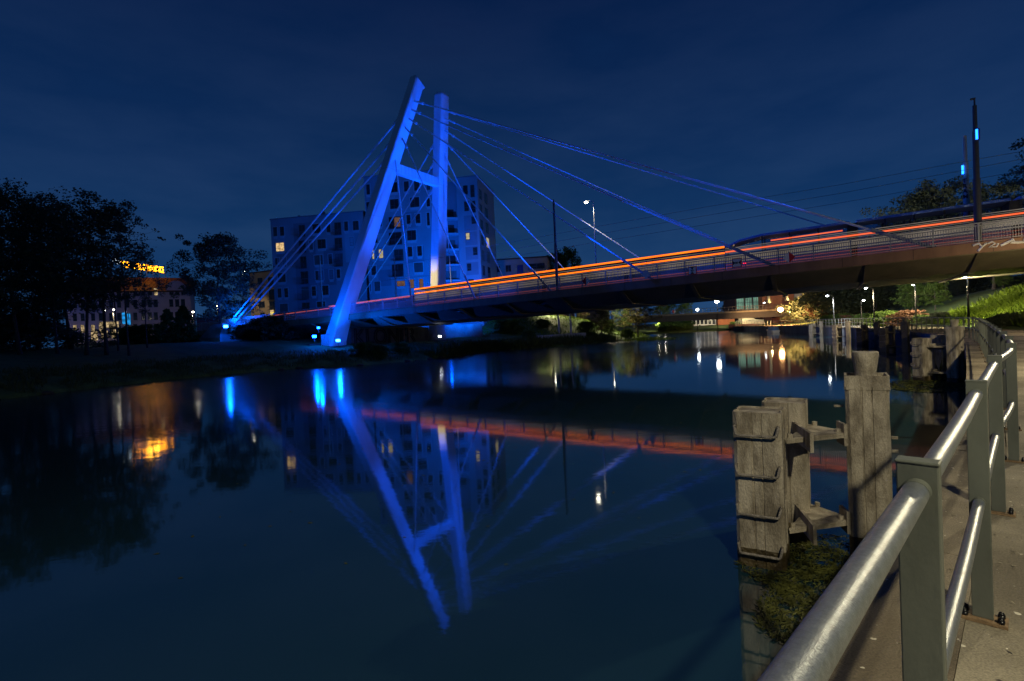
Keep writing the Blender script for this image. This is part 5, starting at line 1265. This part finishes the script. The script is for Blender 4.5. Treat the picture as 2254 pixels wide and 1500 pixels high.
for x, y, Y, lab, s_ in ((800, 785, 0, 'dim bush at the waterline below the graffiti wall', .55), (835, 788, 0, 'greyish bush overhanging the water below the wall', .5), (880, 780, 0, 'olive bush at the bank edge under the bridge', .5), (1165, 752, 0, 'leafy bush at the bank edge right of the far pylon leg', .6), (1300, 748, 0, 'low shrub on the reed bank', .5), (1380, 742, 0, 'shrub by the water at the point', .6)):
    h = hit(x, y); h = h if h else gz(x, y, .4)
    plant('bush', (h.x, h.y, max(.1, gnd(h.x, h.y) - .1)), s_, lab, 'bushes at the left bank edge', w_scale=s_ * 1.1)
# bank stones and slab
rg = random.Random(77)
ST0 = None
for k in range(46):
    s = rg.choice(SH[48:128]); p = s + OUT * rg.uniform(.0, .5) + V((rg.uniform(-.6, .6), rg.uniform(-.6, .6), 0))
    if ST0 is None:
        m = MB(); m.ball((0, 0, 0), .35, 9, 6, .6); m.v = [tuple(V(v) * (1 + .25 * mnoise.noise(V(v) * 4))) for v in m.v]
        ST0 = m.build('bank_stone', X['mud']); o = ST0
    else: o = ST0.copy(); COL.objects.link(o)
    o.location = (p.x, p.y, .06); sc_ = rg.uniform(.4, 1.3); o.scale = (sc_ * rg.uniform(.9, 2.2), sc_, sc_ * .7); o.rotation_euler = (0, 0, rg.uniform(0, 6))
    tag(o, 'dark stone in the muddy waterline of the left bank', 'stone', 'stones along the left bank waterline')
h = hit(1235, 747) or gz(1235, 747, .8); m = MB(); A, B = h + V((-6, -1.2, 0)), h + V((4.5, 1.5, 0)); zz_ = max(gnd(A.x, A.y), gnd(B.x, B.y), gnd(h.x, h.y))
m.loft([[V((A.x, A.y, zz_ - .5)), V((B.x, B.y, zz_ - .5)), V((B.x - .3, B.y + 2, zz_ - .5)), V((A.x, A.y + 2, zz_ - .5))], [V((A.x, A.y, zz_ + .35)), V((B.x, B.y, zz_ + .5)), V((B.x - .3, B.y + 2, zz_ + .5)), V((A.x, A.y + 2, zz_ + .35))]])
tag(m.build('stone_slab', X['slab']), 'long pale stone slab on the grass under the bridge', 'slab')
m = MB(); A, B = at(432, 700, 108), at(478, 690, 108); m.frame_box(V((A.x, A.y, 1)), V((B.x - A.x, B.y - A.y, 0)), V((0, .2, 0)), UP * (A.z - 1)); tag(m.build('hoarding', X['redhoard']), 'dull red hoarding behind the round tree', 'fence')
# pale abutment wall under the far part of the deck
A, B = at(968, 700, 86), at(1060, 695, 90); AB = thing('retaining_wall', 'pale bluish concrete retaining wall behind the far pylon leg', 'wall', (A.x, A.y, 2))
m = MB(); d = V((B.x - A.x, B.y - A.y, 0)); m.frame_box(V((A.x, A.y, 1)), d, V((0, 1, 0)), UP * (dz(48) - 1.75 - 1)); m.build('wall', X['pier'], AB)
point('abutment_fill', V((A.x, A.y - 5, 4.2)) + d * .3, BLUE, 60, .2)  # added blue fill on the retaining wall, no lamp built
# ------------------------------------------------------------------ lamps around the river
W1 = (1, .82, .5); W2 = (1, .52, .2); W3 = (.92, .97, 1)
X['lamppole'] = mat('dull lamp pole', (.022, .022, .02), .5, metal=.3)
def park_lamp(label, hx, hy, bx, by, Y, em, r, light, mt='lamppole'):
    pt = 'lamp lighting' not in label; light = (light[0], light[1] * (1.0 if pt else 2.2))
    hp = at(hx, hy, Y); b = at(bx, by, Y); b.z = gnd(b.x, b.y); head_lamp('street_lamp', label, b, hp, em, r, X[mt], light=light, pt=pt)
park_lamp('street lamp with white head, first right of the warm lamp', 1821, 652, 1836, 705, 70, E_COOL, .17, (W3, 700))
park_lamp('street lamp partly under the bridge girder', 1906, 635, 1924, 690, 58, E_COOL, .15, (W1, 800))
park_lamp('short lamp post with bright head among the bushes', 1901, 662, 1896, 690, 64, E_COOL, .15, (W3, 500))
park_lamp('street lamp rising from the grass slope into the bridge shadow', 2124, 611, 2132, 700, 43, E_COOL, .14, (W1, 900))
park_lamp('slim dark lamp post among right bank bushes', 2010, 628, 2016, 690, 56, E_COOL, .10, (W1, 1500))
park_lamp('strong warm orange lamp at the end of the far bridge', 1718, 682, 1721, 712, 112, E_WARM, .52, (W2, 7000))
park_lamp('bright white lamp on the far bridge', 1578, 663, 1579, 690, 131, E_COOL, .55, (W3, 3000))
park_lamp('small white lamp on the far bridge near the green tree', 1535, 682, 1535, 700, 135, E_COOL, .34, (W3, 2500))
park_lamp('small lamp on the far quay, left of the colonnade', 1463, 705, 1463, 724, 160, E_WHITE, .18, (W1, 500))
park_lamp('slim lamp on the far quay by the shelter', 1449, 707, 1449, 724, 160, E_WHITE, .14, (W1, 400))
park_lamp('lamp before the lit lawn on the far bank', 1632, 690, 1633, 716, 163, E_COOL, .16, (W1, 1400))
park_lamp('lamp by the brick building columns', 1682, 667, 1682, 690, 150, E_COOL, .22, (W3, 300))
park_lamp('blue white lamp at the office block', 1773, 645, 1774, 690, 150, emit('blue lamp lens', (.25, .55, 1), 30), .25, (W3, 200))
for x, y, lab in ((230, 684, 'left of two warm lamps in front of the hotel'), (251, 682, 'right of two warm lamps in front of the hotel'), (425, 687, 'lone warm lamp left of the red hoarding'), (540, 598, 'warm lamp high beside the beige house'), (480, 664, 'warm lamp behind the round tree')):
    park_lamp(lab, x, y, x + 3, 765, 112 if x < 500 else 118, E_WHITE, .22, (W1, 420))
park_lamp('lamp lighting the grass mound under the bridge', 1216, 668, 1218, 712, 112, E_WHITE, .16, (W1, 1700))  # assumed lamp hidden by the deck, added to light the mound
park_lamp('lamp lighting the riverside trees under the bridge', 1345, 652, 1348, 730, 111, E_WHITE, .14, (W1, 2600))  # likewise an assumed lamp, added to brighten these trees
# assumed promenade lamps, unseen, behind and beside the viewer (same type as the ones along the quay)
def assumed_prom_lamp(label, i, d, h, light, r=.13, pt=False):
    b = off(i, d, WZ); hp = off(i, d - 1.0, WZ + h); head_lamp('street_lamp', label, b, hp, E_WHITE, r, X['greypole'], light=light, pt=pt, cone=167)
ib = min(range(len(RP)), key=lambda k: (RP[k] - V((-.5, -.25, 0))).length)
assumed_prom_lamp('assumed promenade lamp behind the viewer', ib, 4.4, 5.6, ((1, .90, .60), 1050))
ib2 = min(range(len(RP)), key=lambda k: (RP[k] - V((11.5, 12.6, 0))).length)
assumed_prom_lamp('assumed promenade lamp above the second mooring posts, right of view', ib2, 4.4, 5.8, ((1, .86, .54), 1300))
ib3 = min(range(len(RP)), key=lambda k: abs(RP[k].y - 30))
assumed_prom_lamp('assumed promenade lamp under the bridge end at the right', ib3, 8.5, 4.4, ((1, .76, .40), 1100), pt='all')

# fallen leaves and grit on the promenade, drift on the water
rg = random.Random(91); m = MB()
for k in range(900):
    i = rg.randrange(i0 - 2, i0 + 150); d = rg.choice((rg.uniform(-.4, .3), rg.uniform(-.4, 4.2), rg.uniform(.02, .25))); p = off(i, d, WZ + .012)
    a = rg.uniform(0, 6.28); l = rg.uniform(.006, .022); e1 = V((math.cos(a), math.sin(a), rg.uniform(-.2, .3))) * l; e2 = V((-math.sin(a), math.cos(a), rg.uniform(-.2, .2))) * l * rg.uniform(.3, .7)
    m.poly([p - e1, p + e2, p + e1, p - e2])
stuff(m.build('leaf_litter', leafmat('dry leaves', (.16, .12, .06), (.42, .38, .28), 20)), 'fallen leaves and grit scattered over the promenade', 'litter')
m = MB()
for k in range(260):
    p = V((rg.uniform(-6, 5), rg.uniform(6, 34), .004)); a = rg.uniform(0, 6.28); l = rg.uniform(.015, .05); e1 = V((math.cos(a), math.sin(a), .05)) * l; e2 = V((-math.sin(a), math.cos(a), 0)) * l * .5
    m.poly([p - e1, p + e2, p + e1, p - e2])
stuff(m.build('floating_leaves', X['weed']), 'scattered leaves drifting on the open river', 'leaves')
